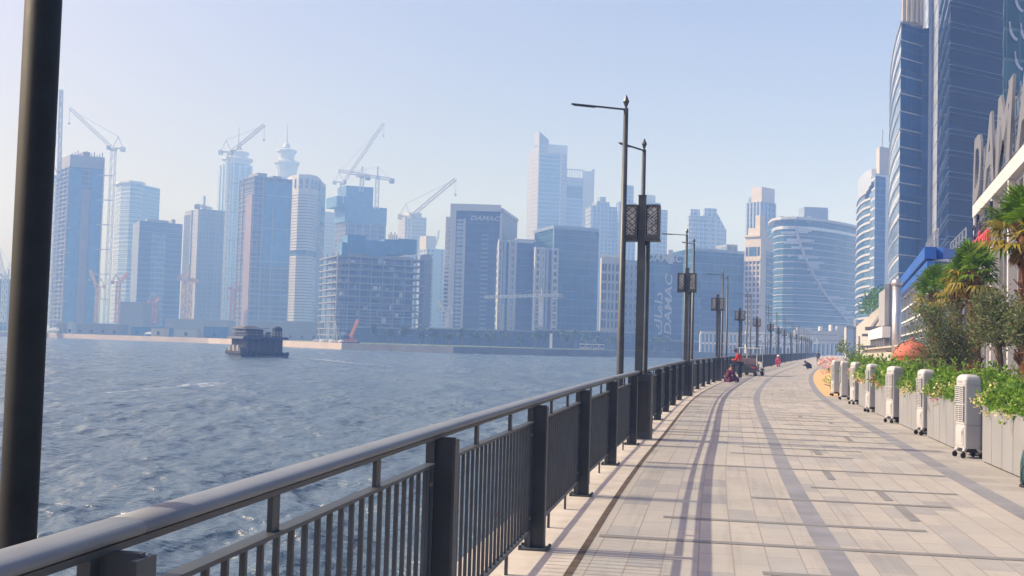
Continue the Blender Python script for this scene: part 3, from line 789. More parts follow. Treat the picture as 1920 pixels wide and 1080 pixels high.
# planters between the coolers
EDGES = [(sy(9.0), acs[0] - 1.05)] + [(a + 0.34, b - 0.40) for a, b in zip(acs, acs[1:])]
pn_lab = ['beyond the right edge up to the nearest cooler', 'between the first and second coolers', 'between the second and third coolers', 'between the third and fourth coolers', 'between the fourth and fifth coolers', 'between the fifth and sixth coolers', 'between the sixth and farthest coolers']
UP0 = 5.34
for i, (a, b) in enumerate(EDGES):
    a_, b_ = a, b
    if i == 0: b_ = acs[0] - 0.62
    (p, t), (q, _) = fs(a_, UP0), fs(b_, UP0)
    d3 = Vector((q.x - p.x, q.y - p.y, 0)); L = d3.length; d3.normalize(); n3 = Vector((d3.y, -d3.x, 0)); o3 = Vector((p.x, p.y, 0))
    PZ = 0.86
    root = thing('planter', 'light grey panelled planter box, ' + pn_lab[i], 'planter', o3 + n3 * .5 + d3 * L / 2, 'light grey planter boxes in a row')
    def bx(mb, f0, f1, u0_, u1_, z0, z1): mb.obox(o3 + d3 * (f0 + f1) / 2 + n3 * (u0_ + u1_) / 2 + Vector((0, 0, (z0 + z1) / 2)), d3 * (f1 - f0) / 2, n3 * (u1_ - u0_) / 2, Vector((0, 0, (z1 - z0) / 2)))
    npan = max(2, int(round(L / 0.62)))
    pan = MB(); w = L / npan
    for k in range(npan): bx(pan, k * w + .008, (k + 1) * w - .008, 0, .02, .02, PZ)
    for k in range(npan): bx(pan, k * w + .004, (k + 1) * w - .004, 1.0, 1.02, .02, PZ)
    for e in (0, L - .02): bx(pan, e + (.004 if e == 0 else -.004), e + .02 + (.004 if e == 0 else -.004), .0215, .9985, .02, PZ)
    pan.build('side_panels', M['planter'], root)
    co = MB(); bx(co, .026, L - .026, .022, .998, 0, PZ - .12); co.build('core', M['joint'], root)
    so_ = MB(); bx(so_, .03, L - .03, .024, .996, PZ - .119, PZ - .06); so_.build('soil', M['soil'], root)
    # shrubs
    g = random.Random(50 + i); sh = MB()
    nc = max(3, int(L / 0.38)); dens = 1.0 if i < 3 else 0.62
    fsz = 1.0 if i < 3 else 1.5
    for k in range(nc):
        for row in range(2):
            if i == 0 and (k + .5) / nc * L < L * .25: continue
            f = (k + .5 + g.uniform(-.3, .3)) / nc * L; u = (.22 if row == 0 else .72) + g.uniform(-.1, .1)
            hh = g.uniform(.36, .62) * (1.0 if row else .8); rr = g.uniform(.28, .40)
            cen = o3 + d3 * f + n3 * u + Vector((0, 0, PZ - .06))
            for st_ in range(5):
                e = rdir(g, .8); sh.tube([cen, cen + e * hh * .8], [.007, .003], 4, 1, False)
            for _ in range(int(430 * dens)):
                v = rdir(g, .25); rad = g.random() ** .45
                pos = cen + Vector((v.x * rr * rad, v.y * rr * rad, abs(v.z) * hh * rad * 1.1 + .02))
                mt = 0 if g.random() < .74 else 2
                leaf_quad(sh, pos, rdir(g, .5) + v * .6, rdir(g), g.uniform(.05, .10) * fsz, g.uniform(.025, .05) * fsz, mt)
    # shoots that stick out
    for _ in range(int(L * 7)):
        f, u = g.uniform(.1, L - .1), g.uniform(.05, .95)
        if i == 0 and f < L * .35: continue
        b0 = o3 + d3 * f + n3 * u + Vector((0, 0, PZ + .1)); e = rdir(g, 1.6); ln_ = g.uniform(.35, .66)
        sh.tube([b0, b0 + e * ln_], [.006, .003], 4, 1, False)
        for k in range(12): leaf_quad(sh, b0 + e * ln_ * (k + 3) / 14, rdir(g, .4), rdir(g), .075 * fsz, .032 * fsz, 0)
    # trailing flowers over the front edge
    for k in range(int(L * 5)):
        f = g.uniform(.05, L - .05)
        if g.random() < .35: continue
        u = g.uniform(-.13, .10); z = PZ + g.uniform(-.12, .16) + max(0, u) * 1.5; cc = o3 + d3 * f + n3 * u + Vector((0, 0, z))
        pink = g.random() < (.45 if i in (5, 6) else .06)
        for _ in range(g.randint(22, 40)):
            v = rdir(g); leaf_quad(sh, cc + v * g.uniform(.01, .13), rdir(g, .2), rdir(g), .05 * fsz, .045 * fsz, 4 if pink else (3 if g.random() < .7 else 0))
    so2 = sh.build('flowering_shrubs', [M['leaf_bright'], M['bark'], M['leaf_mid'], M['flower_cream'], M['flower_pink']], None, loc=o3 + d3 * L / 2 + n3 * .5 + Vector((0, 0, PZ - .1)))
    tag(so2, 'green flowering shrubs in the planter ' + pn_lab[i], 'shrubs', 'flowering shrubs in the planters')

# ================================================================== item at the right edge
e0 = gnd(1921, 914)
vc = thing('upright_case', 'dark teal upright case with a black cable loop at the right edge of the picture', 'case', e0)
mb = MB(); mb.lathe([(.15, .03), (.165, .06), (.16, .30), (.13, .44), (.08, .52), (.02, .54)], (e0.x + .13, e0.y + .02, 0), 16)
M['teal'] = plain('teal', (0.02, 0.07, 0.075), 0.35, 0, 0.2, 5)
mb.build('case_body', M['teal'], vc, smooth=True)
mb = MB(); mb.lathe([(.17, 0), (.175, .015), (.165, .029)], (e0.x + .13, e0.y + .02, 0), 16); mb.build('foot', M['black_rubber'], vc)
mb = MB(); mb.tube([(e0.x + .0, e0.y - .12, .05 + .0)] + [(e0.x - .03 - .07 * math.sin(a), e0.y - .13, .17 - .13 * math.cos(a)) for a in [k * .35 for k in range(1, 9)]] + [(e0.x + .02, e0.y - .12, .30)], .008, 6)
mb.build('cable', M['black_rubber'], vc)
# ================================================================== PEOPLE AND CART
def skin_obj(name, verts, edges, mat, parent, root=0, sub=1):
    """verts: (x, y, z, radius); one continuous skinned surface"""
    base = WL[parent.name]
    me = bpy.data.meshes.new(name)
    me.from_pydata([(v[0] - base.x, v[1] - base.y, v[2] - base.z) for v in verts], edges, [])
    o = bpy.data.objects.new(name, me); link(o, parent, base)
    sm = o.modifiers.new('skin', 'SKIN'); sm.use_smooth_shade = True; sm.branch_smoothing = 0.4
    lay = me.skin_vertices[0] if len(me.skin_vertices) else None
    if lay is None:
        bpy.context.view_layer.objects.active = o; bpy.ops.mesh.customdata_skin_add(); lay = me.skin_vertices[0]
    for i, v in enumerate(verts):
        r = v[3]; lay.data[i].radius = r if isinstance(r, tuple) else (r, r); lay.data[i].use_root = (i == root)
    s_ = o.modifiers.new('sub', 'SUBSURF'); s_.levels = s_.render_levels = sub
    me.materials.append(mat)
    return o
def person(label, base, face, joints, clothes, hair='hair', hat=None, group=None, skin='skin', shoes='white'):
    """joints: dict of local positions (x right, y forward, z up) ; face: heading angle (0 = +Y)"""
    root = thing('person', label, 'person', base, group)
    c, s_ = math.cos(face), math.sin(face)
    def T(p): return Vector((base[0] + p[0] * c - p[1] * s_, base[1] + p[0] * s_ + p[1] * c, base[2] + p[2]))
    J = {k: T(v) for k, v in joints.items()}
    rad = dict(pelvis=.125, waist=.12, chest=.145, neck=.055, headlow=.075, head=.098, headtop=.075,
               shl=.062, shr=.062, ell=.045, elr=.045, wrl=.032, wrr=.032, hal=.036, har=.036,
               hpl=.092, hpr=.092, knl=.062, knr=.062, anl=.042, anr=.042, tol=.036, tor=.036)
    order = list(rad); idx = {k: i for i, k in enumerate(order)}
    vs = [(*J[k], rad[k]) for k in order]
    E = [('pelvis', 'waist'), ('waist', 'chest'), ('chest', 'neck'), ('neck', 'headlow'), ('headlow', 'head'), ('head', 'headtop'),
         ('chest', 'shl'), ('chest', 'shr'), ('shl', 'ell'), ('shr', 'elr'), ('ell', 'wrl'), ('elr', 'wrr'), ('wrl', 'hal'), ('wrr', 'har'),
         ('pelvis', 'hpl'), ('pelvis', 'hpr'), ('hpl', 'knl'), ('hpr', 'knr'), ('knl', 'anl'), ('knr', 'anr'), ('anl', 'tol'), ('anr', 'tor')]
    ed = [(idx[a], idx[b]) for a, b in E]
    # five fingers on each hand
    for w, h in (('wrl', 'hal'), ('wrr', 'har')):
        d = (J[h] - J[w]).normalized(); sd = d.cross(Vector((0.2, 0.3, 1))).normalized(); dn = d.cross(sd)
        for k in range(5):
            o_ = (k - 1.5) * .019 if k < 4 else -.045
            ln_ = (.062, .075, .07, .052, .05)[k]
            b0 = J[h] + sd * o_ + d * (.022 if k < 4 else -.012)
            m_ = b0 + (d if k < 4 else (d - sd * .7).normalized()) * ln_ * .55 + dn * .006
            t_ = m_ + ((d + dn * .5).normalized() if k < 4 else (d - sd * .2).normalized()) * ln_ * .45
            n = len(vs); vs += [(*b0, .0095), (*m_, .009), (*t_, .0075)]
            ed += [(idx[h], n), (n, n + 1), (n + 1, n + 2)]
    skin_obj('body', vs, ed, M[skin], root)
    hd = J['head']; fwd = Vector((-s_, c, 0)); ax = (J['headtop'] - J['headlow']).normalized()
    fdir = (fwd - ax * fwd.dot(ax)).normalized(); side = fdir.cross(ax)
    fm = MB()
    for q, r in ((.035, .013), (-.035, .013)): fm.ball(hd + fdir * .09 + side * q + ax * .01, r, r, r, 6, 5)
    eo = fm.build('eyes', M['hair'], root)
    fm = MB(); fm.tube([hd + fdir * .09 + ax * .01, hd + fdir * .115 - ax * .03], [.008, .015], 6); fm.ball(hd + fdir * .085 - ax * .058, .022, .01, .008, 8, 5)
    for q in (1, -1): fm.ball(hd + side * (.098 * q) - ax * .01, .014, .02, .03, 6, 5)
    fm.build('nose_mouth_ears', M[skin], root)
    if hair:
        hm_ = MB(); n = 12; k = 7; bs = len(hm_.v)
        for i in range(k + 1):
            ph = R(4 + 108 * i / k)
            for j in range(n):
                th = 2 * math.pi * j / n
                dirv = ax * math.cos(ph) + (fdir * math.cos(th) + side * math.sin(th)) * math.sin(ph)
                cut = 1.0 if (math.cos(th) < .25 or ph < R(62)) else .7
                p_ = hd + dirv * .117 * cut + ax * .012 - fdir * .008; hm_.v.append(tuple(p_))
        for i in range(k):
            for j in range(n):
                q = (j + 1) % n; hm_.f.append((bs + i * n + j, bs + i * n + q, bs + (i + 1) * n + q, bs + (i + 1) * n + j)); hm_.m.append(0); hm_.uv.append(None)
        hm_.f.append(tuple(bs + j for j in range(n))); hm_.m.append(0); hm_.uv.append(None)
        hm_.build('hair', M[hair], root, smooth=True)
    if hat:
        hb_ = MB(); z = hd + ax * .03
        hb_.lathe([(.12, 0), (.118, .06), (.08, .105), (.02, .115)], z, 12); hb_.lathe([(.17, -.005), (.17, .004), (.11, .012)], z, 14)
        hb_.build('hat', M[hat], root)
    for nm, mt, ks, grow in clothes:
        ix = {k: i for i, k in enumerate(ks)}
        v2 = []
        for k in ks:
            r = rad[k] + grow
            p_ = J[k]
            if k in ('ell', 'elr') and nm == 'shirt' and 'wrl' not in ks: pass
            v2.append((*p_, r))
        e2 = [(ix[a], ix[b]) for a, b in E if a in ix and b in ix]
        skin_obj(nm, v2, e2, M[mt], root)
    for an, to in (('anl', 'tol'), ('anr', 'tor')):
        sh_ = MB(); a, b = J[an].copy(), J[to].copy(); d = (b - a); d.z = 0; d.normalize()
        sh_.ball(Vector(((a.x + b.x) / 2, (a.y + b.y) / 2, base[2] + .045 + max(0, min(a.z, b.z) - base[2] - .06))), .06, .13, .045, 10, 6)
        so_ = sh_.build('shoe', M[shoes], root)
    return root
LONG = ['pelvis', 'waist', 'chest', 'shl', 'shr', 'ell', 'elr', 'wrl', 'wrr']
TRO = ['pelvis', 'hpl', 'hpr', 'knl', 'knr', 'anl', 'anr']
b = gnd(1387, 711.5)
person('person in a red long sleeved top standing with bowed head beside the cart', (b.x, b.y, 0), R(62),
       dict(pelvis=(0, 0, .88), waist=(0, .0, 1.02), chest=(0, .05, 1.24), neck=(0, .13, 1.40), headlow=(0, .19, 1.44), head=(0, .25, 1.48), headtop=(0, .28, 1.56),
            shl=(-.19, .08, 1.30), shr=(.19, .08, 1.30), ell=(-.24, .12, 1.04), elr=(.24, .12, 1.04), wrl=(-.16, .34, 1.0), wrr=(.16, .34, 1.0), hal=(-.13, .42, 1.02), har=(.13, .42, 1.02),
            hpl=(-.10, 0, .82), hpr=(.10, 0, .82), knl=(-.11, .03, .47), knr=(.11, .02, .47), anl=(-.12, -.02, .09), anr=(.12, -.04, .09), tol=(-.13, .12, .05), tor=(.13, .10, .05)),
       [('shirt', 'cloth_red', LONG, .018), ('trousers', 'cloth_dark', TRO, .016)])
b = gnd(1366, 716.5)
person('person in a maroon top sitting on the paving beside the railing and the cart', (b.x, b.y, 0), R(-60),
       dict(pelvis=(0, -.05, .13), waist=(0, -.04, .30), chest=(0, .04, .50), neck=(0, .12, .64), headlow=(0, .16, .68), head=(0, .20, .74), headtop=(0, .22, .82),
            shl=(-.19, .05, .55), shr=(.19, .05, .55), ell=(-.25, .12, .32), elr=(.25, .12, .32), wrl=(-.14, .33, .26), wrr=(.14, .33, .26), hal=(-.10, .40, .25), har=(.10, .40, .25),
            hpl=(-.11, 0, .11), hpr=(.11, 0, .11), knl=(-.30, .32, .20), knr=(.30, .32, .20), anl=(-.06, .42, .07), anr=(.10, .50, .07), tol=(.06, .45, .05), tor=(-.02, .56, .05)),
       [('shirt', 'cloth_maroon', LONG, .03), ('trousers', 'cloth_maroon', TRO, .02)])
b = gnd(1459, 690.5)
person('small person in pink red clothes and a pale hat standing by the railing', (b.x, b.y, 0), R(170),
       dict(pelvis=(0, 0, .58), waist=(0, 0, .68), chest=(0, .01, .82), neck=(0, .01, .93), headlow=(0, .015, .97), head=(0, .02, 1.02), headtop=(0, .02, 1.09),
            shl=(-.14, 0, .87), shr=(.14, 0, .87), ell=(-.19, 0, .68), elr=(.19, 0, .68), wrl=(-.19, .06, .52), wrr=(.19, .06, .52), hal=(-.19, .08, .46), har=(.19, .08, .46),
            hpl=(-.08, 0, .54), hpr=(.08, 0, .54), knl=(-.09, .02, .31), knr=(.09, .02, .31), anl=(-.09, 0, .08), anr=(.09, 0, .08), tol=(-.1, .1, .05), tor=(.1, .1, .05)),
       [('shirt', 'cloth_pink', LONG, .015), ('trousers', 'cloth_pink', TRO, .015)], hat='cloth_white')
b = gnd(1516, 692.5)
person('person in black crouching low in the middle of the promenade', (b.x, b.y, 0), R(80),
       dict(pelvis=(0, -.16, .26), waist=(0, -.10, .38), chest=(0, .06, .52), neck=(0, .16, .60), headlow=(0, .20, .61), head=(0, .27, .62), headtop=(0, .31, .68),
            shl=(-.18, .08, .55), shr=(.18, .08, .55), ell=(-.22, .26, .38), elr=(.22, .26, .38), wrl=(-.14, .46, .34), wrr=(.14, .46, .34), hal=(-.12, .54, .34), har=(.12, .54, .34),
            hpl=(-.11, -.12, .24), hpr=(.11, -.12, .24), knl=(-.17, .25, .36), knr=(.17, .25, .36), anl=(-.14, .02, .08), anr=(.14, .02, .08), tol=(-.15, .15, .05), tor=(.15, .15, .05)),
       [('shirt', 'cloth_black', LONG, .035), ('trousers', 'cloth_black', TRO, .03)], shoes='dark')
b = gnd(1534, 680)
person('distant person in dark clothes walking far along the promenade', (b.x, b.y, 0), R(10),
       dict(pelvis=(0, 0, .86), waist=(0, 0, 1.0), chest=(0, .01, 1.22), neck=(0, .01, 1.38), headlow=(0, .02, 1.43), head=(0, .03, 1.5), headtop=(0, .03, 1.58),
            shl=(-.19, 0, 1.29), shr=(.19, 0, 1.29), ell=(-.24, -.03, 1.02), elr=(.24, .03, 1.02), wrl=(-.24, .06, .8), wrr=(.24, .12, .8), hal=(-.24, .09, .72), har=(.24, .15, .72),
            hpl=(-.1, 0, .8), hpr=(.1, 0, .8), knl=(-.1, .12, .46), knr=(.1, -.02, .46), anl=(-.1, .14, .09), anr=(.1, -.22, .11), tol=(-.1, .26, .05), tor=(.1, -.12, .06)),
       [('shirt', 'cloth_black', LONG, .016), ('trousers', 'cloth_dark', TRO, .016)], shoes='dark')

# small utility cart, seen from behind
M['seat_pink'] = plain('seat_pink', (0.30, 0.22, 0.23), 0.7, 0, 0.1, 5)
M['cart_roof'] = plain('cart_roof', (0.6, 0.66, 0.62), 0.45)
cb = gnd(1400, 704.5); yaw = math.atan2(-0.26, 1) - R(10)
cart = thing('golf_cart', 'small golf cart with a white canopy and black rear box parked at the railing', 'golf cart', (0, 0, 0))
mb = MB()
mb.box(-.54, .54, -.05, .95, .22, .62); mb.box(-.56, .56, -.10, .0, .18, .60); mb.build('rear_box', M['dark'], cart, bevel=.03)
mb = MB(); mb.box(-.52, .52, .9, 2.2, .24, .34); mb.build('floor_pan', M['grey'], cart, bevel=.02)
mb = MB(); mb.hexa([(-.52, 2.05, .3), (.52, 2.05, .3), (.46, 2.55, .3), (-.46, 2.55, .3), (-.50, 2.1, .86), (.50, 2.1, .86), (.40, 2.42, .70), (-.40, 2.42, .70)]); mb.build('front_cowl', M['white'], cart, bevel=.04)
mb = MB(); mb.box(-.52, .52, .72, 1.22, .621, .72); mb.build('seat', M['seat_pink'], cart, bevel=.03)
mb = MB(); mb.hexa([(-.52, .62, .72), (.52, .62, .72), (.52, .72, .72), (-.52, .72, .72), (-.5, .54, 1.06), (.5, .54, 1.06), (.5, .62, 1.06), (-.5, .62, 1.06)]); mb.build('backrest', M['seat_pink'], cart, bevel=.02)
mb = MB(); mb.box(-.60, .60, .25, 2.2, 1.63, 1.68); mb.build('canopy', M['cart_roof'], cart, bevel=.03)
for x, y0, y1, z0 in ((-.53, .3, .34, .5), (.53, .3, .34, .5), (-.48, 2.2, 1.98, .8), (.48, 2.2, 1.98, .8)):
    mb = MB(); mb.tube([(x, y0, z0), (x, y1, 1.64)], .022, 8); mb.build('canopy_post', M['white'], cart)
mb = MB(); mb.tube([(-.22, 2.1, .8), (-.22, 1.78, 1.02)], .018, 8); mb.lathe([(.16, -.012), (.175, 0), (.16, .012)], (-.22, 1.76, 1.03), 16); mb.build('steering_wheel', M['dark'], cart)
for x in (-.48, .48):
    for y in (.2, 2.15):
        mb = MB(); mb.tube([(x - .09, y, .22), (x - .07, y, .22), (x + .07, y, .22), (x + .09, y, .22)], [.19, .22, .22, .19], 18); w_ = mb.build('wheel', M['black_rubber'], cart)
        mb = MB(); mb.tube([(x - .095, y, .22), (x + .095, y, .22)], .11, 12); mb.build('rim', M['steel'], w_)
mb = MB(); mb.box(-.5, -.3, -.115, -.10, .45, .53); mb.build('tail_light', M['red_paint'], cart)
mb = MB(); mb.box(.3, .5, -.115, -.10, .45, .53); mb.build('tail_light', M['red_paint'], cart)
put(cart, cb.x, cb.y, 0, yaw)

# ================================================================== BOAT
M['boat_dark'] = plain('boat_dark', (0.022, 0.042, 0.07), 0.7, 0, 0.35, 0.9, 0.3)
M['boat_wood'] = plain('boat_wood', (0.10, 0.10, 0.10), 0.8, 0, 0.3, 1.2, 0.4)
M['boat_pale'] = plain('boat_pale', (0.40, 0.39, 0.37), 0.7, 0, 0.2, 1.0)
bp = gnd(497, 669, -2.05)
boat = thing('barge', 'dark two deck passenger barge with timber cabin crossing the canal', 'boat', (0, 0, 0))
g = random.Random(3)
mb = MB()  # hull: pontoon, y forward from the stern at 0
prof = [(-3.9, 0), (-3.75, -.6), (3.75, -.6), (3.9, 0), (3.9, .55), (3.6, .72), (-3.6, .72), (-3.9, .55)]
st = [(0, 1), (.5, 1.02), (9, 1.02), (12, .8), (14, .35)]
bs = len(mb.v); k = len(prof)
for y, f in st: mb.v += [(x * f, y, z) for x, z in prof]
for i in range(len(st) - 1):
    for j in range(k):
        q = (j + 1) % k; mb.f.append((i * k + j, (i + 1) * k + j, (i + 1) * k + q, i * k + q)); mb.m.append(0); mb.uv.append(None)
mb.f.append(tuple(range(k))); mb.m.append(0); mb.uv.append(None); e_ = (len(st) - 1) * k
mb.f.append(tuple(reversed(range(e_, e_ + k)))); mb.m.append(0); mb.uv.append(None)
mb.build('hull', M['boat_dark'], boat)
for i in range(26):   # tyres and rope fenders round the deck edge
    if i < 9: p = Vector((-3.7 + i * .92, -.08, .55))
    else: p = Vector((-4.02, .3 + (i - 9) * .62, .55))
    fm = MB(); ax_ = Vector((0, 1, 0)) if i < 9 else Vector((1, 0, 0))
    fm.tube([p - ax_ * .12, p - ax_ * .07, p + ax_ * .07, p + ax_ * .12], [.22, .34, .34, .22], 10)
    fm.build('fender', M['black_rubber'], boat)
mb = MB(); mb.box(-3.0, 3.0, .5, 10.5, .721, 3.0); mb.build('cabin', M['boat_dark'], boat)
mb = MB()
for i in range(7): mb.box(-2.9 + i * .93, -2.74 + i * .93, .38, .498, .73, 2.95)
for i in range(11): mb.box(-3.12, -3.005, .6 + i * .95, .78 + i * .95, .73, 2.95)
mb.build('cabin_posts', M['boat_wood'], boat)
for i in range(6):
    mb = MB(); mb.box(-2.62 + i * .93, -2.02 + i * .93, .47, .497, .95, 2.4); mb.build('stern_opening', M['dark'], boat)
for i in range(9):
    mb = MB(); mb.box(-3.03, -3.003, .95 + i * .95, 1.42 + i * .95, 1.1, 2.5); mb.build('side_opening', M['dark'], boat)
mb = MB(); mb.hexa([(-3.9, -.35, 2.98), (3.9, -.35, 2.98), (3.9, 11, 2.98), (-3.9, 11, 2.98), (-3.6, -.1, 3.42), (3.6, -.1, 3.42), (3.6, 10.7, 3.42), (-3.6, 10.7, 3.42)])
mb.build('upper_deck', M['boat_dark'], boat)
mb = MB()
for y in (.4, 3.2, 6.0, 8.8):
    for x in (-3.0, -.4): mb.tube([(x, y, 3.42), (x, y, 4.75)], .06, 6)
mb.build('canopy_posts', M['boat_wood'], boat)
mb = MB(); mb.hexa([(-3.5, -.1, 4.7), (.6, -.1, 4.85), (.6, 9.6, 4.85), (-3.5, 9.6, 4.7), (-3.3, .1, 4.83), (.5, .1, 4.95), (.5, 9.5, 4.95), (-3.3, 9.5, 4.83)]); mb.build('canopy', M['boat_dark'], boat)
mb = MB(); mb.box(-2.8, -.1, 1.6, 9.0, 3.421, 4.69); mb.build('upper_cabin', M['boat_dark'], boat)
for k in range(5):
    mb = MB(); mb.box(-2.83, -2.803, 2.0 + k * 1.4, 2.9 + k * 1.4, 3.8, 4.5); mb.build('upper_window', M['glass_dark'], boat)
mb = MB(); mb.hexa([(-3.4, 3, 4.84), (-.2, 3, 4.96), (-.2, 10, 4.96), (-3.4, 10, 4.84), (-2.2, 3.5, 5.25), (-1.4, 3.5, 5.3), (-1.4, 9.5, 5.3), (-2.2, 9.5, 5.25)]); mb.build('canopy_ridge', M['boat_wood'], boat)
mb = MB(); mb.box(1.7, 3.0, 1.0, 2.6, 3.42, 5.0); mb.lathe([(.7, 0), (.78, .25), (.5, .5), (.1, .55)], (2.35, 1.8, 4.75), 12); mb.build('stair_house', M['boat_dark'], boat)
mb = MB()
for i in range(15): mb.tube([(-3.45 + i * .49, 0, 3.42), (-3.45 + i * .49, 0, 4.25)], .03, 5)
for z in (3.8, 4.25): mb.tube([(-3.45, 0, z), (3.45, 0, z)], .03, 5)
for i in range(20): mb.tube([(-3.45, i * .53, 3.42), (-3.45, i * .53, 4.25)], .03, 5)
mb.tube([(-3.45, 0, 4.25), (-3.45, 10.2, 4.25)], .03, 5)
mb.build('deck_rail', M['boat_pale'], boat)
for i in range(7):
    y = .9 + i * 1.45; mb = MB(); mb.box(-3.95, -3.1, y, y + .9, .73, .73 + g.uniform(.5, 1.6)); mb.build('side_locker', M['boat_pale' if i % 2 else 'boat_wood'], boat, bevel=.05)
for q in range(6):
    mb = MB(); x, y = g.uniform(-2.5, 1.2), g.uniform(.5, 8); mb.box(x, x + .7, y, y + .7, 3.43, 3.43 + g.uniform(.4, .9)); mb.build('deck_seat', M['boat_wood'], boat, bevel=.05)
hd = R(30 - 2)
put(boat, bp.x, bp.y, -2.05, hd); boat.scale = (1.05, 1.0, 1.0)
# wake of the boat: broken streaks of foam
fm_ = NT('foam')
fa = fm_.ramp(fm_.noise(1.4, 6, fm_.coord(), 0.8), [(0.50, 0.0), (0.62, 0.75)])
fm_.set((0.8, 0.82, 0.83), 0.6); fm_.l(fa, fm_.p.inputs['Alpha']); M['foam'] = fm_.mat
def foam(pxs, wid, label):
    mb = MB(); P_ = [V2(gnd(x, y, -1.95)) for x, y in pxs]; n = 40
    for i in range(n):
        f0, f1 = i / n * (len(P_) - 1), (i + 1) / n * (len(P_) - 1)
        def ip(f):
            k = min(int(f), len(P_) - 2); return P_[k].lerp(P_[k + 1], f - k)
        a, b_ = ip(f0), ip(f1); d = (b_ - a).normalized(); nn = Vector((-d.y, d.x))
        wa, wb = wid * (.35 + .65 * math.sin(math.pi * min(1, i / n + .1))) , wid * (.35 + .65 * math.sin(math.pi * min(1, (i + 1) / n + .1)))
        mb.face([(*(a - nn * wa), -1.93), (*(a + nn * wa), -1.93), (*(b_ + nn * wb), -1.93), (*(b_ - nn * wb), -1.93)])
    o = mb.build('foam_streak', M['foam'], None); tag(o, label, 'foam', None, 'stuff')
foam([(480, 669), (545, 670), (600, 674), (650, 680), (690, 683), (740, 688)], 1.0, 'white wake trailing from the stern of the barge')
foam([(100, 741), (200, 737), (290, 729), (345, 724), (430, 716)], .28, 'thin broken line of foam on the open water')
foam([(360, 725), (385, 720), (420, 718)], 1.2, 'small patch of churned foam on the water')
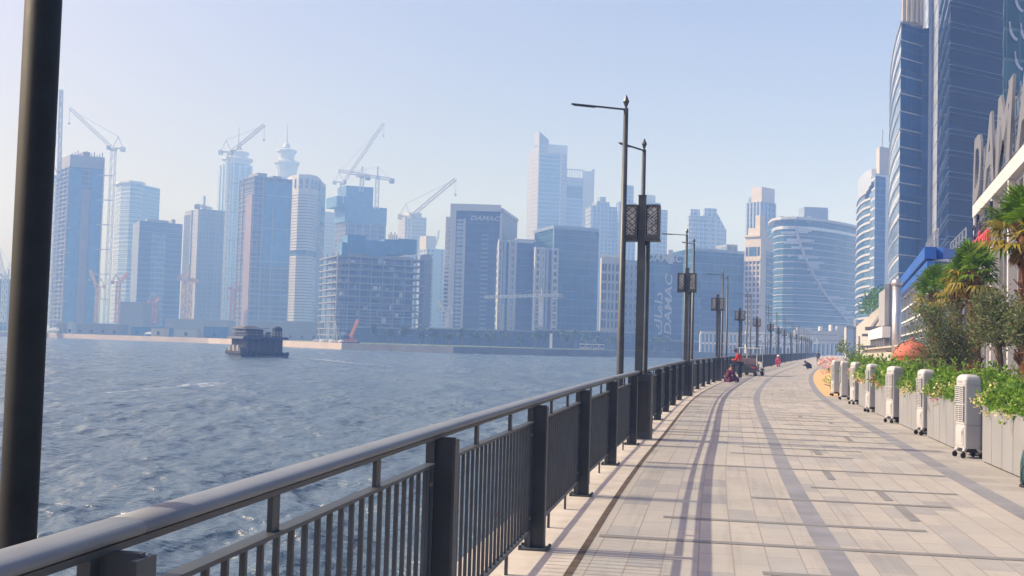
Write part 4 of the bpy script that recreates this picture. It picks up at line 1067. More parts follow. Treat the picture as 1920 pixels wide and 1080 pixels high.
# ================================================================== BUILDING KIT
class Bld:
    """a block whose visible corner edges were measured in the photo: L, Mid, R = (px, distance) at the row py of the roof"""
    def __init__(s, name, label, cat, L, Mid, R_, py, z0=-0.1, group=None, ztop=None):
        s.L, s.M, s.R = V2(at(L[0], py, L[1])), V2(at(Mid[0], py, Mid[1])), V2(at(R_[0], py, R_[1]))
        s.Bk = s.L + s.R - s.M
        s.z0 = z0; s.z1 = at(Mid[0], py, Mid[1]).z if ztop is None else ztop
        c = (s.L + s.R) / 2
        s.root = thing(name, label, cat, (c.x, c.y, z0), group)
    def edge(s, f): return {'l': (s.L, s.M), 'r': (s.M, s.R), 'b': (s.R, s.Bk)}[f]
    def pt(s, f, t, o=0.0):
        A, B = s.edge(f); d = (B - A).normalized(); n = Vector((d.y, -d.x)); return A + (B - A) * t + n * o
    def z(s, f): return s.z0 + (s.z1 - s.z0) * f
    def zpy(s, f, t, py):
        p = s.pt(f, t); # height of the picture row py above this point
        k = Vector((0, 0, CAM_H)); best = None
        d = ray(960, py)  # refine px
        px = 960
        for _ in range(4):
            q = at(px, py, p.y); px += (p.x - q.x) / p.y * FPX
        return at(px, py, p.y).z
    def body(s, ml, mr, roof=None, name='walls', z0=None, z1=None, parent=None):
        mb = MB(); mb.prism([s.L, s.M, s.R, s.Bk], s.z0 if z0 is None else z0, s.z1 if z1 is None else z1, [0, 1, 1, 0], 2)
        return mb.build(name, [M[ml] if isinstance(ml, str) else ml, M[mr] if isinstance(mr, str) else mr, M[roof or 'concrete_far']], parent or s.root)
    def bands(s, f, n, h, proud, mat, z0=None, z1=None, t0=0.0, t1=1.0, name='floor_band', inn=0.06):
        z0 = s.z0 if z0 is None else z0; z1 = s.z1 if z1 is None else z1
        A, B = s.pt(f, t0), s.pt(f, t1); p = (z1 - z0) / n; first = None
        for i in range(n):
            if first is None:
                mb = MB(); mb.fbox(A, B, z0 + p - h, z0 + p, inn, proud); first = mb.build(name, M[mat], s.root)
            else: rep(first, s.root, (0, 0, p * i))
    def fins(s, f, ts, w, proud, mat, z0=None, z1=None, name='fin', inn=0.06):
        z0 = s.z0 if z0 is None else z0; z1 = s.z1 if z1 is None else z1
        A, B = s.edge(f); L = (B - A).length; first = None; d = (B - A)
        for t in ts:
            if first is None:
                a, b = s.pt(f, t - w / 2 / L), s.pt(f, t + w / 2 / L); mb = MB(); mb.fbox(a, b, z0, z1, inn, proud); first = mb.build(name, M[mat], s.root); t_0 = t
            else: rep(first, s.root, (d.x * (t - t_0), d.y * (t - t_0), 0))
    def wins(s, f, ts, zs, w, h, mat='glass_dark', proud=0.05, name='window'):
        A, B = s.edge(f); L = (B - A).length; first = None; d = (B - A)
        for z in zs:
            for t in ts:
                if first is None:
                    a, b = s.pt(f, t - w / 2 / L), s.pt(f, t + w / 2 / L); mb = MB(); mb.fbox(a, b, z - h / 2, z + h / 2, 0.1, proud); first = mb.build(name, M[mat], s.root); t_0, z_0 = t, z
                else: rep(first, s.root, (d.x * (t - t_0), d.y * (t - t_0), z - z_0))
    def panel(s, f, t0, t1, z0, z1, proud, mat, name='panel', inn=0.05, parent=None):
        mb = MB(); mb.fbox(s.pt(f, t0), s.pt(f, t1), z0, z1, inn, proud)
        return mb.build(name, M[mat], parent or s.root)
    def roofbox(s, a0, a1, b0, b1, h, mat, name='roof_block', zb=None):
        """a along L->M, b along M->R"""
        zb = s.z1 if zb is None else zb
        def q(a, b): return s.L + (s.M - s.L) * a + (s.R - s.M) * b
        mb = MB(); mb.prism([q(a0, b0), q(a1, b0), q(a1, b1), q(a0, b1)], zb + 0.002, zb + h, None, 0)
        return mb.build(name, M[mat], s.root)
    def text(s, f, t, z, txt, size, mat, sx=1.0, shear=0.0, off=0.0, name='lettering', o=0.15, vertical=False):
        A, B = s.edge(f); d = (B - A).normalized(); p = s.pt(f, t, o)
        me = text_mesh(txt, size, 0.06, shear, off, sx)
        if vertical: return place_text(me, name, M[mat], s.root, (p.x, p.y, z), (0, 0, 1), (-d.x, -d.y, 0))
        return place_text(me, name, M[mat], s.root, (p.x, p.y, z), (d.x, d.y, 0), (0, 0, 1))
def lin(a, b, n): return [a + (b - a) * i / (n - 1) for i in range(n)]

# ================================================================== MALL ON THE RIGHT WITH ROOF LETTERS
M['mall_white'] = plain('mall_white', (0.56, 0.555, 0.55), 0.6, 0, 0.05, 0.8)
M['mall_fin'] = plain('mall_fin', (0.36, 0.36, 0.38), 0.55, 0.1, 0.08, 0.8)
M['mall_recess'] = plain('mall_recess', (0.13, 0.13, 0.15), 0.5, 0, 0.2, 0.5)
M['sign_grey'] = plain('sign_grey', (0.17, 0.17, 0.185), 0.5, 0.1, 0.08, 0.8)
MC = V2(at(1840, 385, 50)); md = Vector((-0.304, -1)).normalized(); mn = Vector((md.y, -md.x))   # outward: to the promenade
MZ = at(1840, 385, 50).z
mall = thing('mall_building', 'white finned mall facade with huge grey roof letters on the right', 'mall', (MC.x, MC.y, 0))
def mp_(f, o=0.0): return MC + md * f + mn * o
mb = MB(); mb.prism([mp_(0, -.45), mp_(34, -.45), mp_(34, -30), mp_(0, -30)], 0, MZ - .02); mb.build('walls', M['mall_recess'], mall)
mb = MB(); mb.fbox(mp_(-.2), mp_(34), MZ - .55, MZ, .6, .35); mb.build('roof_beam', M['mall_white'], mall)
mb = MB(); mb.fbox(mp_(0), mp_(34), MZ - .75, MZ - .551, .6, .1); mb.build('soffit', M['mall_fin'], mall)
first = None
posts = [0.1, 6.6, 11.6, 16.6, 21.6, 26.6]
for k, f in enumerate(posts):
    mb = MB(); mb.fbox(mp_(f - .16), mp_(f + .16), 0, MZ - .551, .45, .32); mb.build('column', M['mall_white'], mall)
for a, b in zip(posts, posts[1:]):
    n = int((b - a) / .62)
    for k in range(1, n):
        f = a + (b - a) * k / n
        mb = MB(); mb.fbox(mp_(f - .05), mp_(f + .05), 0.0, MZ - .755, .45, .06 if k % 2 else .16); mb.build('louvre_fin', M['mall_fin' if k % 3 else 'mall_white'], mall)
# lower end bay of pale fins
EZ = at(1822, 418, 52).z
for k in range(4):
    f = -1.9 + k * .5
    mb = MB(); mb.fbox(mp_(f - .17), mp_(f + .17), 0, EZ + (.25 if k > 0 else 0) + (.5 if k > 2 else 0), .5, .1 + .03 * k); mb.build('end_fin', M['mall_white' if k in (0, 2) else 'beige_light'], mall)
mb = MB(); mb.fbox(mp_(-2.05), mp_(-.25), 0, EZ - .2, 20, -.52); mb.build('end_wall', M['mall_fin'], mall)
# roof letters, D farthest
rs = thing('roof_sign', 'giant slanted grey letters on a steel frame along the mall roof', 'sign', (MC.x, MC.y, MZ))
lets = [('D', -2.4, 3.6), ('A', 1.9, 3.9), ('M', 6.2, 5.2), ('A', 12.0, 3.9), ('C', 16.5, 3.4)]
LH = 2.75
for ch, f, w in lets:
    me = text_mesh(ch, LH / 0.70, .05, .22, .12, 1.0)
    xs = [v.co.x for v in me.vertices]; mnx, mxx = min(xs), max(xs)
    for v in me.vertices: v.co.x = (v.co.x - mnx) / (mxx - mnx) * w
    p = mp_(f, .1); place_text(me, 'letter', M['sign_grey'], rs, (p.x, p.y, MZ + .45), (md.x, md.y, 0), (0, 0, 1))
fr = MB()
def m3(f, o, z): q = mp_(f, o); return Vector((q.x, q.y, z))
for k in range(27):
    f = -2.2 + k * .85
    fr.tube([m3(f, -.35, MZ - .1), m3(f, -.35, MZ + 3.0)], .035, 5); fr.tube([m3(f, -1.3, MZ - .05), m3(f, -.35, MZ + 2.4)], .03, 5)
for z in (.35, .9, 1.5, 2.1, 2.9): fr.tube([m3(-2.3, -.3, MZ + z), m3(20.4, -.3, MZ + z)], .03, 5)
fr.build('steel_frame', M['steel'], rs)
# shop sign: dark Arabic line above red word
M['sign_navy'] = plain('sign_navy', (0.02, 0.025, 0.07), 0.5)
ar = thing('shop_sign', 'dark Arabic script above red letters mounted on the mall fins', 'sign', (MC.x, MC.y, 5.5))
def stroke(mb, pts, f0, z0, sc, w):
    P_ = [m3(f0 + x * sc * 1.7, .42, z0 + y * sc * .75) for x, y in pts]
    for a, b in zip(P_, P_[1:]): mb.bar(a, b, .1, w)
mb = MB(); zA = at(1836, 447, 49).z
for pts in ([(0, .2), (.1, -.1), (.5, -.12), (.7, .1), (.72, .5)], [(.15, .5), (.3, .62), (.4, .5)], [(.95, .0), (1.6, .02)], [(1.1, .0), (1.12, 1.0)], [(1.45, .02), (1.48, .55), (1.7, .4), (1.6, .05)],
            [(1.85, .0), (2.7, .05), (2.75, .8)], [(2.15, .02), (2.2, .45)], [(2.45, .02), (2.48, .5)], [(2.95, .1), (3.3, .05), (3.5, .3), (3.2, .6), (2.98, .35)], [(3.55, .1), (3.6, .95)]):
    stroke(mb, pts, .5, zA, 1.15, .11)
mb.build('arabic_script', M['sign_navy'], ar)
me = text_mesh('zafran', 1.0, .06, .1, .03, 2.3); p = mp_(1.2, .42); place_text(me, 'red_word', M['red_paint'], ar, (p.x, p.y, at(1842, 469, 47.5).z), (md.x, md.y, 0), (0, 0, 1))

# ================================================================== PALMS AND OLIVES ON THE TERRACE
def fan_leaf(mb, base, d, L, W, g, mat, droop=.5):
    d = Vector(d).normalized(); sd = d.cross(Vector((0, 0, 1)))
    if sd.length < .1: sd = Vector((1, 0, 0))
    sd.normalize(); nu = sd.cross(d)
    mid = base + d * L * .55 - Vector((0, 0, droop * L * .06))
    mb.tube([base, (base + mid) / 2 + nu * .03, mid], [.018, .014, .008], 4, 2, False)
    nb = 19
    for k in range(nb):
        a = R(-118 + 236 * k / (nb - 1)) + g.uniform(-.05, .05)
        e = (d * math.cos(a) + sd * math.sin(a) + nu * (.12 * math.cos(a * 1.5))).normalized()
        l_ = W * (.78 + .22 * math.cos(a)) * g.uniform(.85, 1.08)
        q = e.cross(nu).normalized() * (.030 if True else 0)
        p1 = mid + e * l_ * .55; p2 = mid + e * l_ - Vector((0, 0, l_ * g.uniform(.08, .4) * droop))
        mb.face([mid, p1 + q, p1 - q], mat); mb.face([p1 + q, p2, p1 - q], mat)
def palm(px, py_c, Y, label, hw, n=34, seed=1, base_z=0.0, crown=1.0):
    c = at(px, py_c, Y); root = thing('palm_tree', label, 'palm tree', (c.x, c.y, base_z), 'fan palms on the mall terrace')
    g = random.Random(seed); tz = c.z - .12
    mb = MB(); pts, rr = [], []
    for k in range(13):
        f = k / 12; pts.append((c.x + .06 * math.sin(f * 3), c.y, base_z + tz * f)); rr.append(.145 - .035 * f + (.022 if k % 2 else 0))
    mb.tube(pts, rr, 12)
    for k in range(150):   # old leaf bases and fibres
        f = g.random() ** .8; a = g.random() * 6.28; z = base_z + tz * f
        o = Vector((math.cos(a), math.sin(a), 0)); b_ = Vector((c.x + .06 * math.sin(f * 3), c.y, z)) + o * .13
        mb.bar(b_, b_ + o * .1 + Vector((0, 0, .14)), .07, .02)
    mb.build('trunk', M['palm_bark'], root)
    mb = MB()
    top = Vector((c.x, c.y, tz))
    for k in range(n):
        f = k / (n - 1); el = R(82 - 108 * f) + g.uniform(-.12, .12); az = k * 2.399 + g.uniform(-.2, .2)
        d = Vector((math.cos(az) * math.cos(el), math.sin(az) * math.cos(el), math.sin(el)))
        mat = 0 if f < .66 else (1 if g.random() < .7 else 0)
        fan_leaf(mb, top + Vector((0, 0, .1 - .25 * f)), d, hw * g.uniform(.85, 1.15), hw * .62 * g.uniform(.85, 1.15), g, mat, .5 + 1.2 * f)
    for k in range(16):   # dry skirt
        az = k * 2.399; d = Vector((math.cos(az) * .45, math.sin(az) * .45, -1)); fan_leaf(mb, top - Vector((0, 0, .15)), d, hw * .55, hw * .4, g, 1 if k % 2 else 3, 1.0)
    mb.build('crown', [M['leaf_palm'], M['leaf_dry'], M['leaf_dry'], M['palm_bark']], root)
    return root
palm(1824, 500, 27, 'large fan palm in front of the mall end wall, trunk behind the nearest cooler', .74, 38, 3)
palm(1752, 543, 34, 'smaller fan palm left of the large one with a drooping yellowed skirt', .80, 34, 4)
palm(1792, 530, 32, 'fan palm partly hidden behind the large palm crown, dry orange skirt', .66, 28, 8)
palm(1922, 412, 20.5, 'tall fan palm cut by the right edge of the picture', .80, 38, 5)
def olive(px, py0, py1, hwpx, Y, label, seed, n=5200, trunk_px=None):
    c0 = at(px, (py0 + py1) / 2, Y); hz_ = (py1 - py0) / 2 / FPX * Y; hx = hwpx / FPX * Y
    root = thing('olive_tree', label, 'tree', (c0.x, c0.y, 0), 'small grey green trees on the terrace')
    g = random.Random(seed); mb = MB(); tips = []
    zb = max(.3, c0.z - hz_ * .9)
    mb.tube([(c0.x, c0.y, 0), (c0.x + .05, c0.y, zb * .5), (c0.x - .03, c0.y, zb)], [.11, .085, .07], 8)
    for k in range(11):
        a = k * 2.4; e = Vector((math.cos(a) * hx * .75, math.sin(a) * hx * .75, g.uniform(.2, 1.7) * hz_))
        b_ = Vector((c0.x - .03, c0.y, zb)); m_ = b_ + e * .5 + Vector((g.uniform(-.1, .1), g.uniform(-.1, .1), .15)); t_ = b_ + e
        mb.tube([b_, m_, t_], [.045, .028, .01], 6); tips += [m_, t_, (m_ + t_) / 2]
        for q in range(3):
            w_ = m_ + Vector((g.uniform(-1, 1) * hx * .5, g.uniform(-1, 1) * hx * .5, g.uniform(-.1, .8) * hz_)); mb.tube([m_, w_], [.018, .006], 4); tips.append(w_)
    mb.build('trunk', M['bark'], root)
    mb = MB()
    clumps = []
    for k in range(46):
        v = rdir(g); r_ = g.random() ** .4; clumps.append((c0 + Vector((v.x * hx * r_, v.y * hx * r_, v.z * hz_ * r_)), g.uniform(.16, .36)))
    for t_ in tips: clumps.append((t_, g.uniform(.12, .28)))
    for k in range(n):
        cc, r_ = clumps[int(g.random() * len(clumps))]
        v = rdir(g); p_ = cc + v * r_ * g.random() ** .6 * 1.15
        leaf_quad(mb, p_, rdir(g, .3), rdir(g), g.uniform(.055, .09), g.uniform(.018, .03), 0 if g.random() < .85 else 1)
    mb.build('crown', [M['leaf_olive'], M['leaf_mid']], root)
olive(1772, 562, 700, 58, 25, 'small olive tree with a dense grey green crown left of the palm trunk', 11, 8200)
olive(1875, 548, 655, 58, 21, 'olive tree with a wide loose crown against the white mall columns', 12, 6800)
olive(1930, 560, 660, 40, 18.5, 'olive tree at the right edge of the picture over the shrubs', 13, 3600)

# ================================================================== THINGS BEHIND THE PLANTERS
M['dome_red'] = plain('dome_red', (0.46, 0.13, 0.085), 0.8, 0, 0.2, 3)
dp = at(1710, 690, 42); dm = thing('dome_kiosk', 'red domed kiosk with dark crackle and painted branch shadows behind the shrubs and olive tree', 'kiosk', (dp.x, dp.y, 0))
zc = at(1710, 672, 42).z; zt = at(1710, 640, 42).z
mb = MB(); mb.lathe([(.62, 0), (.62, zc - .08)], (dp.x, dp.y, 0), 20); mb.build('base_wall', M['beige_light'], dm)
mb = MB(); mb.lathe([(.74, zc - .079), (.74, zc + .02)], (dp.x, dp.y, 0), 20); mb.build('counter_ring', M['dome_red'], dm)
mb = MB(); mb.lathe([(.70 * math.cos(a), zc + .021 + (zt - zc) * math.sin(a)) for a in [R(90) * k / 8 * .995 for k in range(9)]], (dp.x, dp.y, 0), 22); do = mb.build('dome', M['dome_red'], dm, smooth=True)
g = random.Random(2); mb = MB()
for k in range(26):
    a = g.random() * 6.28; b_ = R(g.uniform(5, 70)); pts = []
    for q in range(5):
        pts.append((dp.x + .705 * math.cos(b_) * math.cos(a), dp.y + .705 * math.cos(b_) * math.sin(a), zc + .021 + (zt - zc) * 1.005 * math.sin(b_))); a += g.uniform(-.2, .2); b_ = min(R(85), max(R(2), b_ + R(g.uniform(-8, 14))))
    mb.tube(pts, .011, 4)
mb.build('crackle_shadow_lines', M['black_rubber'], do)  # crackle pattern and branch shadows drawn as black lines
mb = MB(); mb.ball((dp.x, dp.y, zt + .05), .09, .09, .11, 10, 6); mb.build('finial', M['dome_red'], dm)
mb = MB(); mb.tube([(dp.x, dp.y - .64, .72), (dp.x + .001, dp.y - .60, .72)], .26, 14); mb.build('oven_mouth', M['dark'], dm)
# steel column
sc_ = at(1680, 690, 62); scol = thing('steel_column', 'tall polished steel column with a rounded cap in front of the glass pavilion', 'column', (sc_.x, sc_.y, 0))
zt = at(1676, 535, 62).z
mb = MB(); mb.tube([(sc_.x, sc_.y, 0), (sc_.x, sc_.y, zt)], .25, 18); mb.build('shaft', M['steel'], scol, smooth=True)
mb = MB(); mb.lathe([(.27, 0), (.31, .1), (.26, .3), (.05, .38)], (sc_.x, sc_.y, zt), 18); mb.build('cap', M['steel'], scol, smooth=True)
mb = MB(); mb.lathe([(.32, 0), (.32, .25), (.27, .3)], (sc_.x, sc_.y, 0), 18); mb.build('base', M['steel'], scol)
for k, (zz, l) in enumerate(((1.0, .7), (1.7, .55))):
    mb = MB(); mb.bar((sc_.x - l, sc_.y, zz), (sc_.x + l, sc_.y, zz), .05, .05); mb.build('crossbar', M['dark'], scol)

# glass pavilion with blue fascia
M['pav_glass'] = facade('pav_glass', (0.45, 0.48, 0.5), (0.035, 0.07, 0.11), 2.2, 1.4, .97, .95, .1, .3, .3)
pav = Bld('glass_pavilion', 'glass pavilion with a bright blue roof fascia between the towers and palms', 'pavilion', (1690, 105), (1752, 66), (1835, 70), 465)
zf = pav.z1; zu = pav.zpy('r', 0, 487)
zg = pav.zpy('l', .5, 655)
pav.body('pav_glass', 'pav_glass', 'grey', 'glass_walls', -.1, pav.zpy('r', .2, 505))
pav.panel('r', -.02, 1.0, zu, zf, .6, 'blue_paint', 'blue_fascia'); pav.panel('r', -.015, 1.0, pav.zpy('r', 0, 505), zu - .12, .45, 'blue_paint', 'lower_fascia')
pav.panel('r', -.02, 1.0, zu - .118, zu - .002, .8, 'white', 'fascia_trim')
pav.panel('l', 0, 1.02, zu, zf, .6, 'blue_paint', 'blue_fascia'); pav.panel('l', 0, 1.02, pav.zpy('r', 0, 505), zu - .12, .45, 'blue_paint', 'lower_fascia')
pav.panel('r', 0, 1, pav.zpy('r', 0, 530), pav.zpy('r', 0, 506) - .02, .12, 'concrete_dark', 'soffit_band')
pav.fins('r', lin(.12, .95, 6), .12, .12, 'white', -.1, pav.zpy('r', .2, 530), 'mullion')
pav.fins('l', lin(.05, .95, 8), .12, .12, 'grey', -.1, pav.zpy('r', .2, 507), 'mullion')
pav.bands('l', 6, .14, .1, 'white', -.1, pav.zpy('r', .2, 508), name='transom')
pav.panel('l', .02, .98, -.1, zg, .5, 'beige_light', 'plinth')
# terrace roof clutter: red parasols and steel frames on the pavilion
for k, (t, col) in enumerate(((.15, 'red_paint'), (.4, 'red_paint'), (.68, 'steel'))):
    p = pav.pt('l', t, -1.2); um = thing('roof_parasol' if k < 2 else 'roof_frame', ('folded dark red parasol on the far end of the pavilion roof', 'red parasol on the pavilion roof nearer the palms', 'bare steel frame on the pavilion roof edge')[k], 'parasol' if k < 2 else 'frame', (p.x, p.y, zf))
    if k < 2:
        mb = MB(); mb.tube([(p.x, p.y, zf - 1), (p.x, p.y, zf + .8)], .04, 6); mb.build('pole', M['steel'], um)
        mb = MB(); mb.lathe([(1.1, 1.2), (.7, 1.5), (.3, 1.8), (.03, 2.0)], (p.x, p.y, zf - 1.2), 8); mb.build('canopy', M['red_dark'], um)
    else:
        mb = MB()
        for i in range(6):
            for j in (0, 1): q = pav.pt('l', t + i * .05, -.4 - j * 1.6); mb.tube([(q.x, q.y, zf - 1), (q.x, q.y, zf + 1.5)], .05, 5)
        for j in (0, 1):
            for z in (.5, 1.0, 1.5): a, b_ = pav.pt('l', t, -.4 - j * 1.6), pav.pt('l', t + .25, -.4 - j * 1.6); mb.tube([(a.x, a.y, zf + z), (b_.x, b_.y, zf + z)], .04, 5)
        mb.build('frame_bars', M['steel'], um)

# concrete wedge building with ramp, canopy, walls (between the pavilion and the curved tower)
wd = Bld('wedge_building', 'grey and tan concrete block with a dark flat canopy beside the promenade', 'building', (1648, 128), (1660, 118), (1682, 122), 541)
wd.body('grey', 'beige', 'concrete', 'walls')
wd.panel('r', .0, .45, -.1, wd.z1 + .5, .4, 'concrete_dark', 'dark_pier'); wd.panel('r', .52, .95, 4.0, wd.z1 - .6, .25, 'beige', 'tan_panel')
cpy = at(1622, 613, 112); cq = at(1662, 613, 104)
mb = MB(); mb.fbox(V2(cpy), V2(cq), cpy.z - .35, cpy.z, 5, .0); mb.fbox(V2(cpy), V2(cq), cpy.z - .95, cpy.z - .7, 5, .3); mb.build('canopy', M['dark'], wd.root)
for k in range(2):
    q = V2(cpy).lerp(V2(cq), .1 + .8 * k); mb = MB(); mb.tube([(q.x, q.y + 2.5, 0), (q.x, q.y + 2.5, cpy.z - .9)], .12, 8); mb.build('canopy_column', M['steel'], wd.root)
rp = thing('ramp_wall', 'pale sloping concrete wall with a planted top below the curved tower', 'wall', tuple(at(1640, 680, 140)))
a0, a1 = at(1606, 585, 190), at(1657, 575, 140)
mb = MB(); mb.prism([V2(a0), V2(a1), V2(a1) + Vector((3, 6)), V2(a0) + Vector((3, 6))], -.1, 8, None, 0, [at(1606, 612, 190).z, at(1657, 568, 140).z, at(1657, 568, 140).z, at(1606, 612, 190).z])
mb.build('sloped_wall', M['beige_light'], rp)
q0_, q1_ = at(1627, 618, 160), at(1655, 578, 139)
mb = MB(); mb.bar(q0_ - Vector((0, 1.5, 0)), q1_ - Vector((0, 1.5, 0)), .5, .5); mb.build('stair_stringer', M['concrete_dark'], rp)
mb = MB(); g = random.Random(9)
for k in range(700):
    f = g.random(); c = a0.lerp(a1, .55 + .45 * f); z = at(1606, 612, 190).z + (at(1657, 568, 140).z - at(1606, 612, 190).z) * (.55 + .45 * f)
    leaf_quad(mb, (c.x + g.uniform(-1, 1), c.y + g.uniform(0, 3), z + g.uniform(0, 2.2)), rdir(g, .4), rdir(g), .5, .25, 0)
pl_ = mb.build('wall_planting', M['leaf_mid'], None, loc=(a1.x, a1.y, 8)); tag(pl_, 'green bushes growing on top of the sloping concrete wall', 'bushes', None, 'stuff')
M['fin_wall'] = facade('fin_wall', (0.42, 0.42, 0.44), (0.10, 0.11, 0.13), 1.6, 40, .6, .98, .4, .1, .2)
sh_ = Bld('shopfront_block', 'low grey finned shopfront block behind the steel column', 'building', (1639, 100), (1668, 80), (1690, 84), 612)
sh_.body('fin_wall', 'fin_wall', 'grey'); sh_.fins('l', lin(.05, .95, 9), .3, .35, 'grey', name='pier'); sh_.bands('l', 1, .8, .5, 'white', name='parapet')
lw = thing('low_wall', 'long low beige wall behind the far end of the shrubs', 'wall', tuple(at(1650, 680, 70)))
a0, a1 = at(1622, 657, 88), at(1700, 650, 58)
mb = MB(); mb.prism([V2(a0), V2(a1), V2(a1) + Vector((.4, .3)), V2(a0) + Vector((.4, .3))], -.1, 1, None, 0, [a0.z, a1.z, a1.z, a0.z]); mb.build('wall_body', M['beige_light'], lw)
mb = MB(); mb.bar(a0 + Vector((0, 0, .06)), a1 + Vector((0, 0, .06)), .55, .1); mb.build('wall_cap', M['beige'], lw)
aw = thing('awning', 'dark flat awning on thin posts above the low beige wall', 'awning', tuple(at(1640, 680, 92)))
a0, a1 = at(1612, 648, 100), at(1668, 652, 84)
mb = MB(); mb.fbox(V2(a0), V2(a1), a0.z - .18, a0.z, 3, 0); mb.build('roof', M['dark'], aw)
for t in (0.05, .5, .95):
    q = V2(a0).lerp(V2(a1), t); mb = MB(); mb.tube([(q.x, q.y + .5, 0), (q.x, q.y + .5, a0.z - .19)], .06, 6); mb.build('post', M['dark'], aw)
def bush(px, py, Y, r, h, label, mats, seed, name='bush', n=420, ls=.16):
    c = gnd(px, py) if Y is None else at(px, py, Y); g = random.Random(seed)
    root = thing(name, label, 'bush' if name == 'bush' else 'tree', (c.x, c.y, 0)); mb = MB()
    z0 = 0 if name == 'bush' else h * .45
    t_ = MB(); t_.tube([(c.x, c.y, -.05), (c.x, c.y, max(.3, z0 + h * .2))], [.05 + h * .015, .02 + h * .01], 6); 
    for k in range(4):
        e = rdir(g, .7); t_.tube([(c.x, c.y, max(.1, z0)), Vector((c.x, c.y, max(.1, z0))) + Vector((e.x * r * .7, e.y * r * .7, e.z * h * .35))], [.03, .012], 5)
    t_.build('trunk', M['bark'], root)
    cl = [(rdir(g), g.random() ** .5) for _ in range(14)]
    for k in range(n):
        v, r_ = cl[int(g.random() * 14)]; w = rdir(g) * .38 * g.random() ** .5
        p_ = Vector((c.x + (v.x * r_ * .8 + w.x) * r, c.y + (v.y * r_ * .8 + w.y) * r, z0 + (h - z0) * (.5 + .42 * v.z * r_ + .4 * w.z)))
        leaf_quad(mb, p_, rdir(g, .3), rdir(g), ls * g.uniform(.7, 1.3), ls * .5, 0 if g.random() < .75 else len(mats) - 1)
    mb.build('crown', [M[m] for m in mats], root); return root
bush(1592, 668, 75, 1.1, 2.6, 'rounded yellow green bush in front of the grey service tower', ['leaf_mid', 'leaf_dry'], 31, n=600)
bush(1604, 672, 70, .8, 1.5, 'small dark green bush beside the rounded yellow green bush', ['leaf_mid'], 32)
bush(1615, 668, 66, 1.0, 2.0, 'mid green bush under the dark awning', ['leaf_mid', 'leaf_bright'], 33, n=600)
bush(1563, 672, 62, .95, 1.5, 'bush covered in pale pink blossom at the end of the yellow floor', ['flower_pink', 'flower_cream'], 34, n=500, ls=.14)
bush(1574, 676, 52, .7, 1.1, 'dark leaved bush under the pink blossom beside the farthest cooler', ['leaf_mid', 'flower_cream'], 35, n=400, ls=.12)
bush(1560, 684, 48, .5, .9, 'pale yellow flowering bush beside the farthest air cooler', ['flower_cream', 'leaf_bright'], 36, n=350, ls=.09)
# ================================================================== TOWERS ON THE RIGHT
class Curve_:
    """a block whose street face follows a curve: pts = [(px, distance)] left to right"""
    def __init__(s, name, label, cat, pts, py, ztop=None, depth=28, group=None, back=None, ipy=None):
        i0 = ipy if ipy is not None else len(pts) // 2
        s.P = [V2(at(x, py, Y)) for x, Y in pts]; s.z0 = -.1
        s.z1 = at(pts[i0][0], py, pts[i0][1]).z if ztop is None else ztop
        a, b = s.P[-1], s.P[0]; d = (s.P[-1] - s.P[0]).normalized(); n = Vector((-d.y, d.x))
        s.back = [s.P[-1] + n * depth, s.P[0] + n * depth]
        c = (s.P[0] + s.P[-1]) / 2; s.root = thing(name, label, cat, (c.x, c.y, s.z0), group)
    def off(s, P, o):
        out = []
        for i in range(len(P)):
            d = (P[min(i + 1, len(P) - 1)] - P[max(i - 1, 0)]).normalized(); out.append(P[i] + Vector((d.y, -d.x)) * o)
        return out
    def body(s, mats, split=None, name='walls'):
        mb = MB(); poly = s.P + s.back; n = len(poly)
        mb.prism(poly, s.z0, s.z1, [(0 if (split is None or i < split) else 1) for i in range(n)], 2)
        return mb.build(name, [M[m] for m in mats] + ([M['concrete_far']] if len(mats) < 3 else []), s.root)
    def ring(s, mb, P, z0, z1, o, inn=.1):
        A, B = s.off(P, o), s.off(P, -inn)
        for i in range(len(P) - 1):
            mb.hexa([(*A[i], z0), (*A[i + 1], z0), (*B[i + 1], z0), (*B[i], z0), (*A[i], z1), (*A[i + 1], z1), (*B[i + 1], z1), (*B[i], z1)])
    def bands(s, n, h, o, mat, a=0, b=None, z0=None, z1=None, name='floor_band', shift=0):
        z0 = s.z0 if z0 is None else z0; z1 = s.z1 if z1 is None else z1; p = (z1 - z0) / n; f = None
        P = s.P[a:b]
        for i in range(n):
            if f is None: mb = MB(); s.ring(mb, P, z0 + p - h + shift, z0 + p + shift, o); f = mb.build(name, M[mat], s.root)
            else: rep(f, s.root, (0, 0, p * i))
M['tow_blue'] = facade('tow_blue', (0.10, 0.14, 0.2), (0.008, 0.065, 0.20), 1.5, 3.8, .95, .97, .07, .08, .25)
M['tow_side'] = facade('tow_side', (0.45, 0.48, 0.52), (0.10, 0.17, 0.25), 1.5, 3.8, .94, .80, .1, .4, .6)  # paler than the front glass, sunlight put into its colour
M['tow_navy'] = facade('tow_navy', (0.03, 0.04, 0.06), (0.005, 0.022, 0.075), 2.4, 3.6, .985, .98, .06, .0, .12)
M['tow_teal'] = facade('tow_teal', (0.12, 0.2, 0.22), (0.03, 0.10, 0.125), 1.8, 3.6, .93, .9, .1, .35, .5)
M['metal_pale'] = plain('metal_pale', (0.50, 0.55, 0.63), 0.35, 0.35, 0.06, 0.15)
M['line_blue'] = plain('line_blue', (0.22, 0.29, 0.40), 0.5, 0.1, 0.1, 0.3)
M['round_glass'] = facade('round_glass', (0.10, 0.16, 0.22), (0.008, 0.075, 0.13), 1.6, 3.3, .95, .86, .1, .1, .22)

